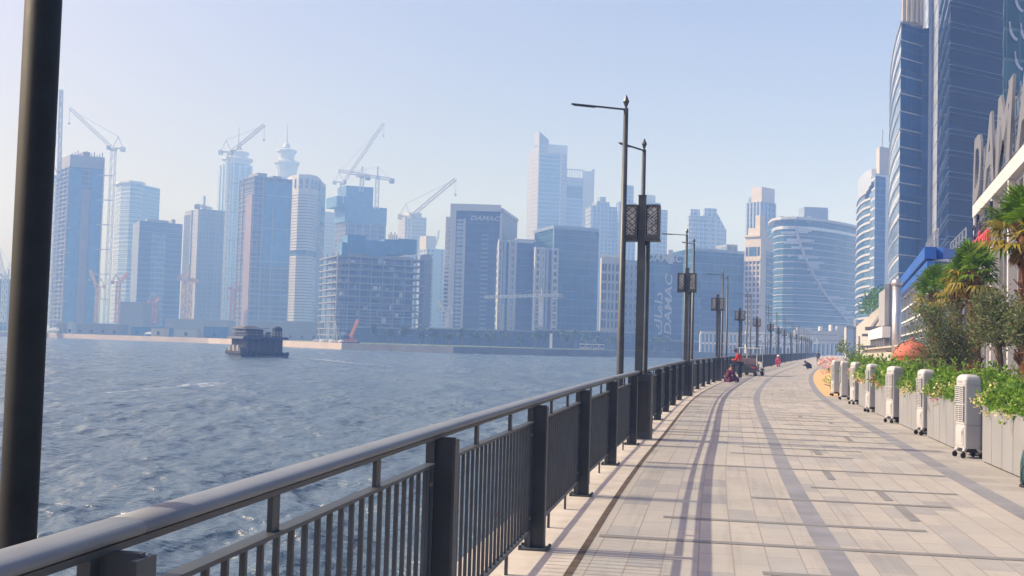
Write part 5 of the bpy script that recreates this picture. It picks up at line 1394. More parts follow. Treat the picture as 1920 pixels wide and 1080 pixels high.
for k_ in ('tow_blue', 'tow_navy'): M[k_].node_tree.nodes['Principled BSDF'].inputs['Specular IOR Level'].default_value = 0.16
ta = Curve_('office_tower', 'blue glass tower with a curved left face paled for sunlight and thin white floor lines', 'tower', [(1671, 248), (1672, 235), (1676, 222), (1682, 211), (1690, 201), (1729, 205)], 40, None, 26, ipy=4)
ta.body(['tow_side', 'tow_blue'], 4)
ta.bands(19, .24, .22, 'metal_pale')
for k, (x, y, h) in enumerate(((1692, 201.5, 9), (1706, 203, 15))):
    pp = V2(at(x, 38, y)); mb = MB(); mb.prism([pp, pp + Vector((1.5 if k == 0 else 2.6, .3)), pp + Vector((5, 9)), pp + Vector((3, 9))], ta.z1 + .01, ta.z1 + h); mb.build('penthouse', M['beige'], ta.root)
mb = MB(); pts = [at(1691, 36 - 0, 236)]
for k in range(5):
    q = V2(at(1694 + k * 8, 30, 200.6 + k * .3)); mb.box(q.x - .2, q.x + .2, q.y - .2, q.y + .2, ta.z1 + .01, ta.z1 + 5)
mb.build('roof_posts', M['beige'], ta.root)
for t_, z_ in ((1, 58),):
    pass
st = Bld('stair_tower', 'pale metal service tower with a dark vertical groove between two glass towers', 'tower', (1731, 222), (1757, 192), (1761, 196), 300, ztop=112)
st.body('metal_pale', 'metal_pale', 'grey')
st.panel('l', .34, .52, -.1, 111.9, .12, 'tow_navy', 'groove'); st.panel('l', .525, .58, -.1, 111.9, .5, 'metal_pale', 'pilaster'); st.panel('l', .0, .06, -.1, 111.9, .4, 'metal_pale', 'pilaster')
st.bands('l', 32, .05, .06, 'line_blue', name='joint_line', t0=.585, t1=1); st.bands('l', 32, .05, .06, 'line_blue', name='joint_line', t0=.065, t1=.33)
tb = Bld('dark_tower', 'very dark navy glass tower behind the mall with paired pale floor lines', 'tower', (1759, 189), (1780, 162), (1883, 168), 300, ztop=104)
tb.body('tow_navy', 'tow_navy', 'grey')
tb.bands('r', 33, .12, .14, 'line_dim'); tb.bands('r', 33, .08, .12, 'line_dim', z0=-.85, z1=103.2)
tb.bands('l', 33, .12, .14, 'line_dim'); tb.bands('l', 33, .08, .12, 'line_dim', z0=-.85, z1=103.2)
tc = Bld('patterned_tower', 'teal glass tower with white leaf shaped arcs at the upper right edge', 'tower', (1880, 136), (1883, 128), (1990, 130), 60, ztop=92)
tc.body('tow_teal', 'tow_teal', 'grey')
mb = MB(); mb.lathe([(0, 0)], (0, 0, 0), 3); pr_ = None
A_, B_ = tc.edge('r'); L_ = (B_ - A_).length
for i in range(5):
    for j in range(16):
        t = (.9 + i * 1.5 + (.0 if j % 2 else .75)) / L_
        if t > .95: continue
        c_ = tc.pt('r', t, .12); z = 22 + j * 3.6 * .95
        if pr_ is None:
            d = (B_ - A_).normalized(); mb = MB()
            pts = [Vector((c_.x, c_.y, z)) + Vector((d.x, d.y, 0)) * (1.1 * (1 - math.cos(a)) - .3) + Vector((0, 0, -2.0 * math.sin(a * 1.0) + 1.2)) for a in [k * .22 for k in range(8)]]
            for a, b in zip(pts, pts[1:]): mb.bar(a, b, .12, .34)
            pr_ = mb.build('leaf_arc', M['metal_pale'], tc.root); p0_, z0_ = c_, z
        else: rep(pr_, tc.root, (c_.x - p0_.x, c_.y - p0_.y, z - z0_))

# tower D: curved banded face and blue slab
td = Curve_('banded_tower', 'distant tower with a curved white banded face and a narrow blue glass front', 'tower', [(1607, 480), (1609, 463), (1614, 451), (1622, 441), (1634, 433)], 384, None, 26, ipy=0)
td.body(['round_glass'])
td.bands(21, .85, .4, 'white_far')
mb = MB(); td.ring(mb, td.P[1:], td.z1 + .01, td.z1 + 8, .1, 6); mb.build('sign_wall', M['metal_pale'], td.root)
d2 = Bld('banded_tower_slab', 'x', 'tower', (1632, 435), (1641, 426), (1668, 430), 325)
o_ = d2.body('tow_side', 'metal_pale', 'white_far', 'slab_walls'); d2.panel('r', .02, .70, 0, d2.z1 - 1, .25, 'tow_blue', 'glass_front'); d2.bands('r', 26, .12, .32, 'line_blue', t0=.02, t1=.7)
d2.roofbox(.3, .95, .3, .98, at(1652, 275, 428).z - d2.z1, 'beige_light', 'roof_tower')
q = d2.pt('r', .6); mb = MB(); mb.tube([(q.x, q.y + 2, at(1652, 275, 428).z - .1), (q.x, q.y + 2, at(1657, 240, 428).z)], .25, 5); mb.build('antenna', M['steel'], d2.root)
d2.root['label'] = 'slim tower with a deep blue glass front and beige top block beside the banded tower'
for k in range(6):
    q = at(1624 + k * 2.4, 369 - k * 4.5, 425); mb = MB(); mb.obox(q, (.45, 0, 0), (0, .3, 0), (0, 0, .8 + .3 * (k % 2))); mb.build('sign_letter', M['dark'], d2.root)

# round glass hotel building E
te_ = Curve_('round_building', 'broad curved blue glass building with white floor lines and a sweeping diagonal rib', 'building',
             [(1450, 560), (1450.5, 548), (1453, 539), (1459, 532), (1470, 528), (1490, 526), (1515, 528), (1540, 533), (1565, 540), (1588, 549), (1609, 560)], 410, None, 40, ipy=6)
te_.body(['round_glass'])
NB = 19
te_.bands(NB, .34, .35, 'white_far', z1=te_.z1 - 5)
mb = MB(); te_.ring(mb, te_.P, te_.z1 - .9, te_.z1 + .2, 2.4, 6); mb.build('roof_visor', M['white_far'], te_.root)
mb = MB(); te_.ring(mb, te_.P, te_.z1 - 5.3, te_.z1 - 3.9, .9, .5); mb.build('cornice', M['metal_pale'], te_.root)
pc = V2(at(1508, 385, 542)); mb = MB(); mb.prism([pc, pc + Vector((11.5, 1)), pc + Vector((14, 8)), pc + Vector((-.5, 9))], te_.z1 + .2, te_.z1 + 7.4); mb.build('roof_plant', M['line_blue'], te_.root)
# diagonal rib
rib = MB(); rb = []
for x, y in ((1492, 424), (1494, 440), (1498, 455), (1505, 474), (1514, 495), (1524, 515), (1537, 539), (1552, 560), (1569, 582), (1588, 603)):
    best = min(range(len(te_.P) - 1), key=lambda i: abs((te_.P[i].x + te_.P[i + 1].x) / 2 / ((te_.P[i].y + te_.P[i + 1].y) / 2) - ray(x, y).x / ray(x, y).y))
    A_, B_ = te_.P[best], te_.P[best + 1]; r_ = ray(x, y); k_ = r_.x / r_.y
    t = (k_ * A_.y - A_.x) / ((B_.x - A_.x) - k_ * (B_.y - A_.y)); Pq = A_ + (B_ - A_) * t
    q = at(x, y, Pq.y); rb.append(q + Vector((0, -.9, 0)))
for a, b in zip(rb, rb[1:]): rib.bar(a, b, 1.0, .9)
rib.build('diagonal_rib', M['white_far'], te_.root)
g = random.Random(6)
for a, b in zip(rb, rb[1:]):
    for side in (-1, 1):
        for k in range(2):
            q = a.lerp(b, g.random()); ln_ = g.uniform(1.6, 3.6)
            mb = MB(); mb.obox(q + Vector((side * (ln_ + .8), .15, g.uniform(-.4, .4))), (ln_, side * 0, 0), (0, .25, 0), (0, 0, .55)); mb.build('sunshade', M['metal_pale'], te_.root)
me = text_mesh('DAMAC', 4.2, .1, .15, .08, 1.0)
q = at(1455, 417, 535); place_text(me, 'lettering', M['white_far'], te_.root, (q.x, q.y - 4.4, q.z - .4), (1, -.22, 0), (0, 0, 1))

# cream hotel F, tower G behind
M['cream'] = plain('cream', (0.50, 0.45, 0.38), 0.8, 0, 0.08, 0.1)
tf = Bld('cream_hotel', 'slim cream stone hotel tower with square windows beside the round glass building', 'hotel', (1397, 487), (1427, 481), (1450, 500), 440)
tf.body('cream', 'cream', 'cream')
zt, zb_ = tf.z1, tf.z0
tf.wins('l', [.14, .38, .62, .86], [tf.zpy('l', .5, y) for y in [492 + i * 10.4 for i in range(12)]], 1.05, 1.6)
tf.panel('l', .26, .74, tf.zpy('l', .5, 480), tf.zpy('l', .5, 463), .12, 'glass_blue', 'tall_window'); tf.panel('l', .80, .93, tf.zpy('l', .5, 480), tf.zpy('l', .5, 463), .1, 'glass_dark', 'side_window'); tf.panel('l', .07, .2, tf.zpy('l', .5, 480), tf.zpy('l', .5, 463), .1, 'glass_dark', 'side_window')
tf.fins('l', [.02, .26, .5, .74, .98], .5, .3, 'cream', -.1, tf.zpy('l', .5, 485), 'pilaster')
tf.bands('l', 1, .7, .6, 'cream', tf.zpy('l', .5, 487) - .7, tf.zpy('l', .5, 487), name='cornice'); tf.bands('l', 1, .8, .7, 'cream', tf.z1 - .8, tf.z1, name='cornice')
tf.panel('r', .45, 1.0, -.1, tf.z1 - 6, .3, 'round_glass', 'glass_side'); tf.bands('r', 17, .4, .6, 'white_far', -.1, tf.z1 - 6, .45, 1.0)
tf.roofbox(.15, .9, .05, .7, 3.2, 'cream', 'roof_block'); tf.roofbox(.55, .85, .1, .5, 5.6, 'cream', 'roof_turret', tf.z1 + 3.2)
M['apt_a'] = facade('apt_a', (0.27, 0.29, 0.33), (0.07, 0.12, 0.2), 3.2, 3.3, .62, .62, .2, .3, .5)
M['apt_b'] = facade('apt_b', (0.38, 0.39, 0.41), (0.06, 0.12, 0.2), 4.0, 3.3, .7, .75, .2, .3, .5)
M['glass_c'] = facade('glass_c', (0.12, 0.2, 0.26), (0.02, 0.075, 0.115), 3.0, 3.8, .96, .92, .12, .35, .6)
M['glass_n'] = facade('glass_n', (0.08, 0.11, 0.17), (0.015, 0.035, 0.085), 1.6, 3.5, .95, .92, .12, .3, .4)
M['glass_l'] = facade('glass_l', (0.35, 0.42, 0.5), (0.06, 0.14, 0.25), 2.0, 3.6, .9, .86, .12, .4, .5)
M['site_dark'] = facade('site_dark', (0.22, 0.22, 0.23), (0.035, 0.045, 0.06), 5.5, 3.4, .94, .80, .6, .0, .9)
M['beige_tow'] = facade('beige_tow', (0.33, 0.33, 0.34), (0.12, 0.15, 0.2), 2.4, 3.4, .5, .55, .3, .2, .6)
tg = Bld('stepped_tower', 'stepped apartment tower with a tall beige crown behind the cream hotel', 'tower', (1399, 690), (1428, 680), (1455, 690), 378)
tg.body('apt_a', 'apt_a'); tg.roofbox(.35, 1.0, .0, .9, at(1428, 350, 680).z - tg.z1, 'beige', 'crown'); tg.roofbox(.05, .34, .1, .8, 4, 'apt_a', 'roof_step')
tg.fins('l', lin(.1, .95, 5), 1.2, .8, 'line_blue', name='bay'); tg.fins('r', lin(.1, .9, 4), 1.2, .8, 'line_blue', name='bay')
# mall across the water bend
M['mall_panel'] = plain('mall_panel', (0.36, 0.335, 0.34), 0.7, 0, 0.1, 0.3)
hm1 = Bld('waterside_mall', 'low mall with a grey mesh wall and white script sign across the bend', 'mall', (1396, 446), (1397, 425), (1488, 432), 622)
hm1.body('mall_panel', 'mall_panel', 'grey')
hm1.bands('r', 1, .6, .5, 'white', hm1.z1 - .6, hm1.z1, name='roof_edge'); z_ = hm1.zpy('r', .5, 649)
hm1.panel('r', 0.0, 1, z_, z_ + .4, .5, 'white', 'white_ledge'); hm1.panel('r', 0.01, 1, -.1, z_ - .6, .2, 'glass_dark', 'shop_glass')
hm1.fins('r', lin(.01, .99, 14), .4, .5, 'white', -.1, z_, 'column')
hm1.text('r', .03, hm1.zpy('r', .5, 642), 'DAMAC', 4.2, 'white', 1.25, .35, .06)
hm1.text('r', .53, hm1.zpy('r', .5, 642), '\uFEDD\uFEEE\uFEE3 \uFED9\uFE8E\uFEE3\uFE8D\uFEA9', 4.4, 'white', 1.1, .0, .05)
hm2 = Bld('colonnade_hall', 'white framed colonnade hall with blue glass at the edge of the water', 'hall', (1312, 446), (1313, 428), (1396, 433), 621)
hm2.body('glass_l', 'glass_l', 'grey')
hm2.bands('r', 1, 1.0, .7, 'beige_light', hm2.z1 - 1, hm2.z1, name='roof_edge'); z_ = hm2.zpy('r', .5, 646)
hm2.panel('r', 0, 1, z_, z_ + .7, .5, 'white', 'mid_beam'); hm2.fins('r', lin(.005, .995, 12), .8, .6, 'beige_light', -.1, hm2.z1 - 1, 'column')
hb_ = Bld('beige_bridge_building', 'long beige low building with rows of slots spanning the far end of the promenade', 'building', (1488, 455), (1490, 440), (1583, 452), 618)
hb_.body('beige', 'beige', 'beige', z0=hb_.zpy('r', .5, 645))
hb_.panel('r', .0, 1.0, -.1, hb_.zpy('r', .5, 645) - .01, -1.5, 'glass_n', 'recessed_ground_floor', 3)
hb_.fins('r', lin(.02, .98, 12), .55, -.05, 'white', -.1, hb_.zpy('r', .5, 645) - .01, 'column', 1.0)
for zy in (627.5, 637.5): hb_.wins('r', lin(.1, .82, 9), [hb_.zpy('r', .5, zy)], 1.9, .32, 'dark', .03, 'slot_window')
hb_.roofbox(.1, .9, .05, .35, 1.0, 'beige_light', 'roof_parapet'); hb_.roofbox(.1, .9, .5, .56, 1.8, 'white', 'roof_vent'); hb_.roofbox(.1, .9, .72, .76, 2.6, 'white', 'roof_vent')
hb_.roofbox(.1, .9, .86, 1.0, 2.2, 'beige_light', 'corner_block')
sv = Bld('grey_service_tower', 'grey concrete service tower at the right end of the beige bridge building', 'tower', (1583, 330), (1587, 300), (1612, 312), 611)
sv.body('beige_light', 'grey', 'grey'); sv.panel('r', .55, .75, -.1, sv.z1 + 2, .5, 'beige_light', 'pale_pier'); sv.panel('r', .85, 1.1, -.1, sv.z1 - 2, .5, 'beige', 'side_pier')
sv.panel('r', .1, .5, sv.zpy('r', .3, 640), sv.zpy('r', .3, 618), .1, 'line_blue', 'grey_blue_panel'); sv.bands('r', 1, .5, .5, 'dark', sv.z1 - .5, sv.z1, name='coping')  # flat panel in grey blue
ow = Bld('old_wall_block', 'row of narrow stone piers between the service tower and the dark canopy', 'building', (1611, 240), (1614, 215), (1640, 228), 622)
ow.body('concrete_dark', 'concrete', 'concrete'); ow.fins('r', lin(.06, .94, 6), .7, .6, 'beige', name='pier')

# ================================================================== CRANES
def lattice(mb, a, b, w, r, n, upv=(0, 0, 1)):
    a, b = Vector(a), Vector(b); d = (b - a).normalized(); u_ = Vector(upv)
    if abs(d.dot(u_)) > .95: u_ = Vector((0, 1, 0))
    s_ = d.cross(u_).normalized(); u_ = s_.cross(d); h = w / 2; C = [s_ * h + u_ * h, -s_ * h + u_ * h, -s_ * h - u_ * h, s_ * h - u_ * h]
    for c in C: mb.bar(a + c, b + c, r, r)
    for k in range(n):
        p, q = a.lerp(b, k / n), a.lerp(b, (k + 1) / n)
        for i in range(4):
            x, y = C[i], C[(i + 1) % 4]
            if k % 2: x, y = y, x
            mb.bar(p + x, q + y, r * .7, r * .7)
def luffer(name, label, px, pyb, pyt, Y, tip, mat='crane_white', w=2.6, mast=True, ties=0, tie_dir=-1, k=1.0):
    """luffing tower crane: mast, jib to tip (px, py), counter jib, frame, pendants"""
    t = at(px, pyt, Y); zb = at(px, pyb, Y).z; root = thing(name, label, 'crane', (t.x, t.y, max(zb, -.3)), 'tower cranes over the building sites')
    if mast:
        mb = MB(); lattice(mb, (t.x, t.y, zb), (t.x, t.y, t.z), w, .30, max(6, int((t.z - zb) / 3.2))); mb.build('mast', M[mat], root)
    T = at(tip[0], tip[1], Y - 3); bs = Vector((t.x, t.y, t.z + 1.5 * k)); dx = 1 if T.x > t.x else -1
    mb = MB(); mb.box(t.x - 1.6 * k, t.x + 1.6 * k, t.y - 1.6 * k, t.y + 1.6 * k, t.z, t.z + 1.4 * k); mb.build('slewing_ring', M[mat], root)
    mb = MB(); lattice(mb, bs + Vector((dx * 1.2, 0, .5)), T, 1.6 * k, .30 * (.5 + .5 * k), max(8, int((T - bs).length / 3.0))); mb.build('jib', M[mat], root)
    mb = MB(); mb.box(min(t.x, t.x - dx * 6.5 * k), max(t.x, t.x - dx * 6.5 * k), t.y - 1.2 * k, t.y + 1.2 * k, t.z + 1.41 * k, t.z + 2.0 * k); mb.box(min(t.x - dx * 4.5 * k, t.x - dx * 6.9 * k), max(t.x - dx * 4.5 * k, t.x - dx * 6.9 * k), t.y - 1.4 * k, t.y + 1.4 * k, t.z - .2, t.z + 2.6 * k); mb.build('counter_jib', M[mat], root)
    ap = Vector((t.x - dx * 2.6 * k, t.y, t.z + 9 * k)); mb = MB(); mb.bar(bs + Vector((dx * .5, 0, .6)), ap, .4, .4); mb.bar(Vector((t.x - dx * 5.7 * k, t.y, t.z + 2 * k)), ap, .35, .35); mb.build('a_frame', M[mat], root)
    mb = MB(); mb.bar(ap, bs.lerp(T, .86) + Vector((0, 0, 1)), .16, .16); mb.build('pendant', M['crane_grey'], root)
    mb = MB(); mb.bar(T, T - Vector((0, 0, 9 * k)), .16, .16); mb.box(T.x - .5, T.x + .5, T.y - .5, T.y + .5, T.z - 9 * k - 1, T.z - 9 * k); mb.build('hook_line', M['crane_grey'], root)
    mb = MB(); mb.box(t.x + dx * 1.4 * k, t.x + dx * 3.2 * k, t.y - 3.4 * k, t.y - 1.5 * k, t.z + .3, t.z + 2.6 * k); mb.build('cab', M['white_far'], root)
    for q_ in range(ties):
        z = zb + (t.z - zb) * (q_ + 1) / (ties + 1); mb = MB(); mb.bar((t.x, t.y, z), (t.x + tie_dir * 9, t.y + 1, z), .5, .5); mb.bar((t.x, t.y + 2, z), (t.x + tie_dir * 9, t.y + 1, z), .4, .4); mb.build('wall_tie', M['crane_grey'], root)
    return root
def hammer(name, label, px, pyb, pyt, Y, j0, j1, mat='crane_yellow', w=2.2, jw=1.8):
    t = at(px, pyt, Y); zb = at(px, pyb, Y).z; root = thing(name, label, 'crane', (t.x, t.y, max(zb, -.3)), 'tower cranes over the building sites')
    mb = MB(); lattice(mb, (t.x, t.y, zb), (t.x, t.y, t.z), w, .5, max(5, int((t.z - zb) / 3))); mb.build('mast', M[mat], root)
    a, b = at(j0[0], j0[1], Y), at(j1[0], j1[1], Y); mb = MB(); lattice(mb, a, b, jw, .25 * jw, 16); mb.build('jib', M[mat], root)
    mb = MB(); mb.bar((t.x, t.y, t.z), (t.x, t.y, t.z + 4 * jw), .65 * jw, .65 * jw); mb.build('tower_head', M[mat], root)
    mb = MB(); q = a if (a - t).length < (b - t).length else b; mb.box(q.x - jw, q.x + jw, q.y - 1, q.y + 1, q.z - 1.5 * jw, q.z + .4 * jw); mb.build('counterweight', M['concrete_far'], root)
    mb = MB(); far_ = b if q is a else a
    for p_ in (q, t.lerp(far_, .7)): mb.bar((t.x, t.y, t.z + 4 * jw), p_, .1 * jw, .1 * jw)
    mb.build('pendant', M['crane_grey'], root)
    mb = MB(); mb.box(t.x - 1, t.x + 1, t.y - 3, t.y - 1.2, t.z - 2, t.z + .4); mb.build('cab', M['white_far'], root)
    return root
# ================================================================== CITY ACROSS THE WATER
def far(name, label, L, Mi, R_, py, ml, mr, cat='tower', **kw): 
    b = Bld(name, label, cat, L, Mi, R_, py, **kw); b.body(ml, mr); return b
# left edge site
b = far('site_building', 'low dark unfinished building at the far left edge behind the thick pole', (-40, 760), (-20, 740), (40, 745), 522, 'site_dark', 'site_dark')
b.fins('r', lin(.05, .95, 9), .8, .3, 'concrete_far', name='column'); b.bands('r', 8, .5, .5, 'concrete_far', name='floor_slab')
for k in range(9):
    p = b.pt('r', .08 + k * .1, -2); mb = MB(); mb.box(p.x - .3, p.x + .3, p.y - .3, p.y + .3, b.z1, b.z1 + 3 + k % 3 * 2); mb.build('starter_column', M['concrete_far'], b.root)
luffer('tower_crane', 'crane with a slanted jib at the far left edge of the picture', 10, 605, 520, 730, (-8, 452))
luffer('tower_crane', 'very tall thin crane just showing beside the thick pole', 107, 610, 335, 690, (115, 168), 'crane_grey', 2.4, ties=5, tie_dir=1)
# B1
b = far('unfinished_tower', 'tall unfinished tower with a pale top storey and jagged balcony edge at the left', (110, 716), (133, 694), (197, 702), 290, 'site_dark', 'site_dark')
z = b.zpy('r', 0, 312)
b.bands('l', 38, .5, 1.1, 'concrete_far', z1=z, name='floor_slab'); b.bands('r', 38, .22, .15, 'net_blue', z1=z, name='floor_slab')
b.panel('r', 0, 1, z, b.z1, .3, 'concrete_far', 'crown_wall'); b.panel('l', 0, 1, z, b.z1, .3, 'concrete_far', 'crown_wall')
b.panel('r', .36, .62, 2, b.zpy('r', .5, 355), .5, 'concrete_dark', 'lift_core'); b.panel('r', 0.02, .34, 2, z - 1, .2, 'net_blue', 'safety_net'); b.panel('r', .64, .93, 2, z - 1, .2, 'net_blue', 'safety_net')
M['pinkish'] = plain('pinkish', (0.22, 0.16, 0.155), 0.9, 0, 0.2, .1)
b.panel('r', .40, .58, 6, b.zpy('r', .5, 358), .9, 'pinkish', 'hoist_shaft')
for k in range(12): b.panel('r', .03 + k * .08, .06 + k * .08, b.z1, b.z1 + 1 + (k * 7 % 3), 0, 'concrete_dark', 'starter_bar')
b.roofbox(.1, .9, .4, .6, 3, 'concrete_dark')
b.fins('l', lin(.06, .98, 4), .7, 1.0, 'concrete_far', z1=z, name='column')
g = random.Random(14)
b.fins('r', [.985], .8, 1.0, 'white_far', z1=z, name='edge_column'); b.bands('r', 30, .4, 1.5, 'white_far', z1=z, t0=.965, t1=1.02, name='edge_bracket')
luffer('tower_crane', 'white luffing crane tied to the left unfinished tower, jib rising to the left', 213, 608, 283, 690, (131, 203), 'crane_white', 2.6, ties=6, tie_dir=-1)
# B2
c = Curve_('pale_tower', 'pale tower with a rounded top edge behind the white luffing crane', 'tower', [(218, 1010), (228, 992), (245, 985), (262, 990), (269, 1000)], 342, None, 24)
c.body(['glass_l']); c.bands(34, .7, .4, 'white_far'); mb = MB(); c.ring(mb, c.P, c.z1 + .01, c.z1 + 1.6, 2.0, 8); mb.build('roof_visor', M['white_far'], c.root)
# B3
b = far('blue_slab', 'blue glass slab block with a plain flat roof left of the pale crane tower', (250, 800), (262, 770), (343, 790), 413, 'glass_n', 'glass_n', 'building')
b.panel('r', .28, .62, 0, b.z1 - 8, .4, 'glass_l', 'lighter_bay'); b.bands('r', 22, .25, .2, 'line_blue'); b.roofbox(.2, .8, .2, .7, 2.2, 'concrete_far'); b.roofbox(.2, .8, .78, .86, 3.5, 'concrete_far')
# B4
b = far('netted_block', 'pale unfinished block with a small crane on its roof and a yellow crane before it', (347, 850), (375, 830), (424, 838), 392, 'beige_tow', 'beige_tow', 'building')
b.panel('l', .0, .45, 0, b.z1 - 3, .4, 'glass_n', 'dark_bay'); b.bands('r', 30, .4, .6, 'concrete_far', name='floor_slab'); b.fins('r', lin(.1, .9, 5), 1.0, .8, 'concrete_far', name='pier'); b.fins('l', [.5, .95], 1.4, .8, 'concrete_far', name='pier')
hammer('tower_crane', 'tiny flat topped crane on the roof of the pale unfinished block', 383, 392, 385, 828, (370, 385), (398, 392), 'crane_grey', 1.6)
hammer('tower_crane', 'yellow mast crane standing before the pale unfinished block', 352, 612, 520, 640, (338, 517), (372, 529), 'crane_yellow', 4.2)
# twin towers
def twin(label, x0, xm, x1, pyt, tiers, finial, pal):
    b = far('twin_tower', label, (x0, 1175), (xm, 1150), (x1, 1165), pyt, pal, pal)
    c = (b.L + b.R) / 2; 
    b.fins('r', lin(.05, .95, 5), 1.6, 1.2, 'white_far', name='pilaster'); b.fins('l', [.3, .7], 1.6, 1.2, 'white_far', name='pilaster')
    wz = (b.R - b.L).length
    for (xa, xb, py0, py1, flare) in tiers:
        p0, p1 = at(xa, py0, 1165), at(xb, py0, 1165); za, zb = at(xa, py1, 1165).z, p0.z; r = (p1.x - p0.x) / 2 * 1.02; cx = (p0.x + p1.x) / 2
        mb = MB(); k = len(mb.v)
        mb.lathe([(r * .82, za), (r * .84, za + (zb - za) * .45), (r * .93, za + (zb - za) * .8), (r * flare, zb - 2), (r * flare, zb), (r * .7, zb + 1.5)], (cx, c.y, 0), 12); mb.build('crown_tier', M['white_far'], b.root)
    px, py0, py1, py2 = finial; p = at(px, py0, 1165); zb = at(px, py1, 1165).z; zt = at(px, py2, 1165).z; r = 7.5 / FPX * 1165
    mb = MB(); mb.lathe([(r * .5, zb), (r * .55, zb + (p.z - zb) * .3), (r, zb + (p.z - zb) * .45), (r * .7, zb + (p.z - zb) * .75), (r * .12, p.z)], (p.x, c.y, 0), 10); mb.build('finial_bulb', M['white_far'], b.root, smooth=False)
    mb = MB(); mb.tube([(p.x, c.y, p.z - 1), (p.x, c.y, zt)], [.9, .3], 6); mb.build('spire', M['white_far'], b.root)
    return b
twin('left one of two pale pagoda crowned towers, crossed by a grey crane mast', 410, 425, 474, 306, [(414, 472, 296, 308, 1.0), (423, 465, 284, 297, 1.0)], (445, 270, 286, 237), 'glass_l')
twin('right one of two pale pagoda crowned towers, flared tiers above the banded tower', 515, 528, 559, 330, [(514, 559, 302, 332, 1.05), (519, 553, 280, 304, 1.12)], (536, 265, 282, 230), 'glass_l')
luffer('tower_crane', 'grey luffing crane before the left pagoda crowned tower, jib rising to the right', 431, 612, 290, 690, (496, 234), 'crane_white', 2.4, ties=5, tie_dir=1)
# B6
b = far('unfinished_tower', 'dark boxy unfinished tower in front of the two pagoda crowned towers', (450, 720), (478, 700), (549, 712), 330, 'site_dark', 'site_dark')
b.bands('l', 36, .45, .5, 'concrete_far', name='floor_slab'); b.bands('r', 36, .25, .3, 'concrete_dark', name='floor_slab')
b.panel('l', .55, .95, 0, b.z1 - 12, .8, 'pinkish', 'hoist_shaft'); b.fins('r', [.22, .24, .5, .98], .6, .6, 'concrete_far', name='column'); b.fins('l', [.03, .3], .7, .7, 'concrete_far', name='column')
b.panel('r', .28, .96, b.z1 * .45, b.z1 - 3, .35, 'net_blue', 'safety_net'); b.roofbox(.2, .8, .15, .4, 3, 'concrete_dark'); b.roofbox(.2, .8, .55, .8, 2, 'concrete_dark')
for k in range(5): b.panel('r', .0, 1, 6 + k * 21, 6.5 + k * 21, .7, 'line_blue', 'net_catcher')
# B8
c = Curve_('banded_tower', 'curved tower with even white bands right of the dark boxy unfinished tower', 'tower', [(541, 775), (548, 762), (562, 755), (580, 754), (592, 760), (600, 775)], 328, None, 26, ipy=3)
c.body(['glass_c']); zz = c.z1 - 12; c.bands(29, 1.45, .7, 'white_far', z1=zz * .565); c.bands(20, 1.45, .7, 'white_far', z0=zz * .60, z1=zz)
mb = MB(); c.ring(mb, c.P, zz, c.z1 + .3, .8, 3); mb.build('crown_wall', M['white_far'], c.root)
for k in range(9):
    A_ = c.off(c.P, .83); i = min(len(A_) - 2, k * (len(A_) - 1) // 9); f = (k * (len(A_) - 1) / 9) - i; q = A_[i].lerp(A_[i + 1], f); mb = MB(); mb.box(q.x - .9, q.x + .9, q.y - .3, q.y + .3, zz + 3, c.z1 - 2.5); mb.build('crown_window', M['glass_l'], c.root)
mb = MB(); q = c.off(c.P, .4)[-1]; mb.box(q.x - 1.2, q.x + .6, q.y - 6, q.y + 2, -.1, c.z1 - 1); mb.build('edge_pier', M['concrete_far'], c.root)
# B9
b = far('pale_block', 'pale background block between the banded tower and the blue netted tower', (596, 1110), (604, 1090), (633, 1100), 396, 'beige_tow', 'beige_tow', 'building')
b.bands('r', 30, .5, .4, 'white_far')
# B10 upper netted tower
b = far('netted_tower', 'unfinished tower wrapped in bright blue netting with cranes on top', (630, 830), (650, 812), (725, 822), 388, 'site_dark', 'site_dark')
b.panel('r', 0, 1, b.zpy('r', .5, 420), b.z1 + 1, 1.2, 'net_blue', 'safety_net'); b.panel('l', 0, 1, b.zpy('r', .5, 418), b.z1 + 6, 1.2, 'net_blue', 'safety_net')
b.roofbox(.1, .9, .0, .68, at(650, 347, 812).z - b.z1, 'net_blue', 'netted_top'); b.roofbox(.0, 1, -.25, .0, at(640, 368, 812).z - b.z1, 'net_blue', 'netted_side')
b.bands('r', 26, .4, .8, 'concrete_far', name='floor_slab', z1=b.zpy('r', .5, 421)); b.fins('r', lin(.05, .98, 6), .8, .7, 'concrete_far', name='column', z1=b.zpy('r', .5, 421))
luffer('tower_crane', 'white luffing crane on the blue netted tower with a long jib rising to the right', 642, 380, 346, 812, (720, 231), 'crane_white', 2.6)
hammer('tower_crane', 'flat topped crane spanning the top of the blue netted tower', 708, 392, 331, 815, (634, 320), (735, 337), 'crane_white', 2.4)
hammer('tower_crane', 'shorter second mast on top of the blue netted tower', 679, 360, 330, 818, (668, 329), (690, 331), 'crane_white', 2.4)
# B12
b = far('stepped_block', 'pale stepped background block right of the blue netted tower', (748, 1010), (760, 1000), (800, 1005), 406, 'beige_tow', 'beige_tow', 'building'); b.bands('r', 34, .5, .4, 'white_far')
b.roofbox(.1, .9, .2, .8, 4, 'beige', 'roof_block')
b = far('pale_block', 'lower pale block left of the white framed slab building', (785, 960), (800, 950), (843, 955), 466, 'apt_b', 'apt_b', 'building'); b.bands('r', 24, .5, .5, 'white_far'); b.roofbox(.1, .9, .0, .42, 11, 'beige', 'roof_block'); b.fins('r', [.4, .55, .8], 3.5, .8, 'line_blue', name='dark_bay')
luffer('tower_crane', 'grey luffing crane without visible mast over the pale stepped block, jib rising right', 768, 640, 411, 655, (855, 335), 'crane_white', 2.4, mast=True)
luffer('tower_crane', 'small white crane leaning left beside the white framed slab building', 838, 612, 588, 500, (822, 566), 'crane_white', 1.2, k=.4)
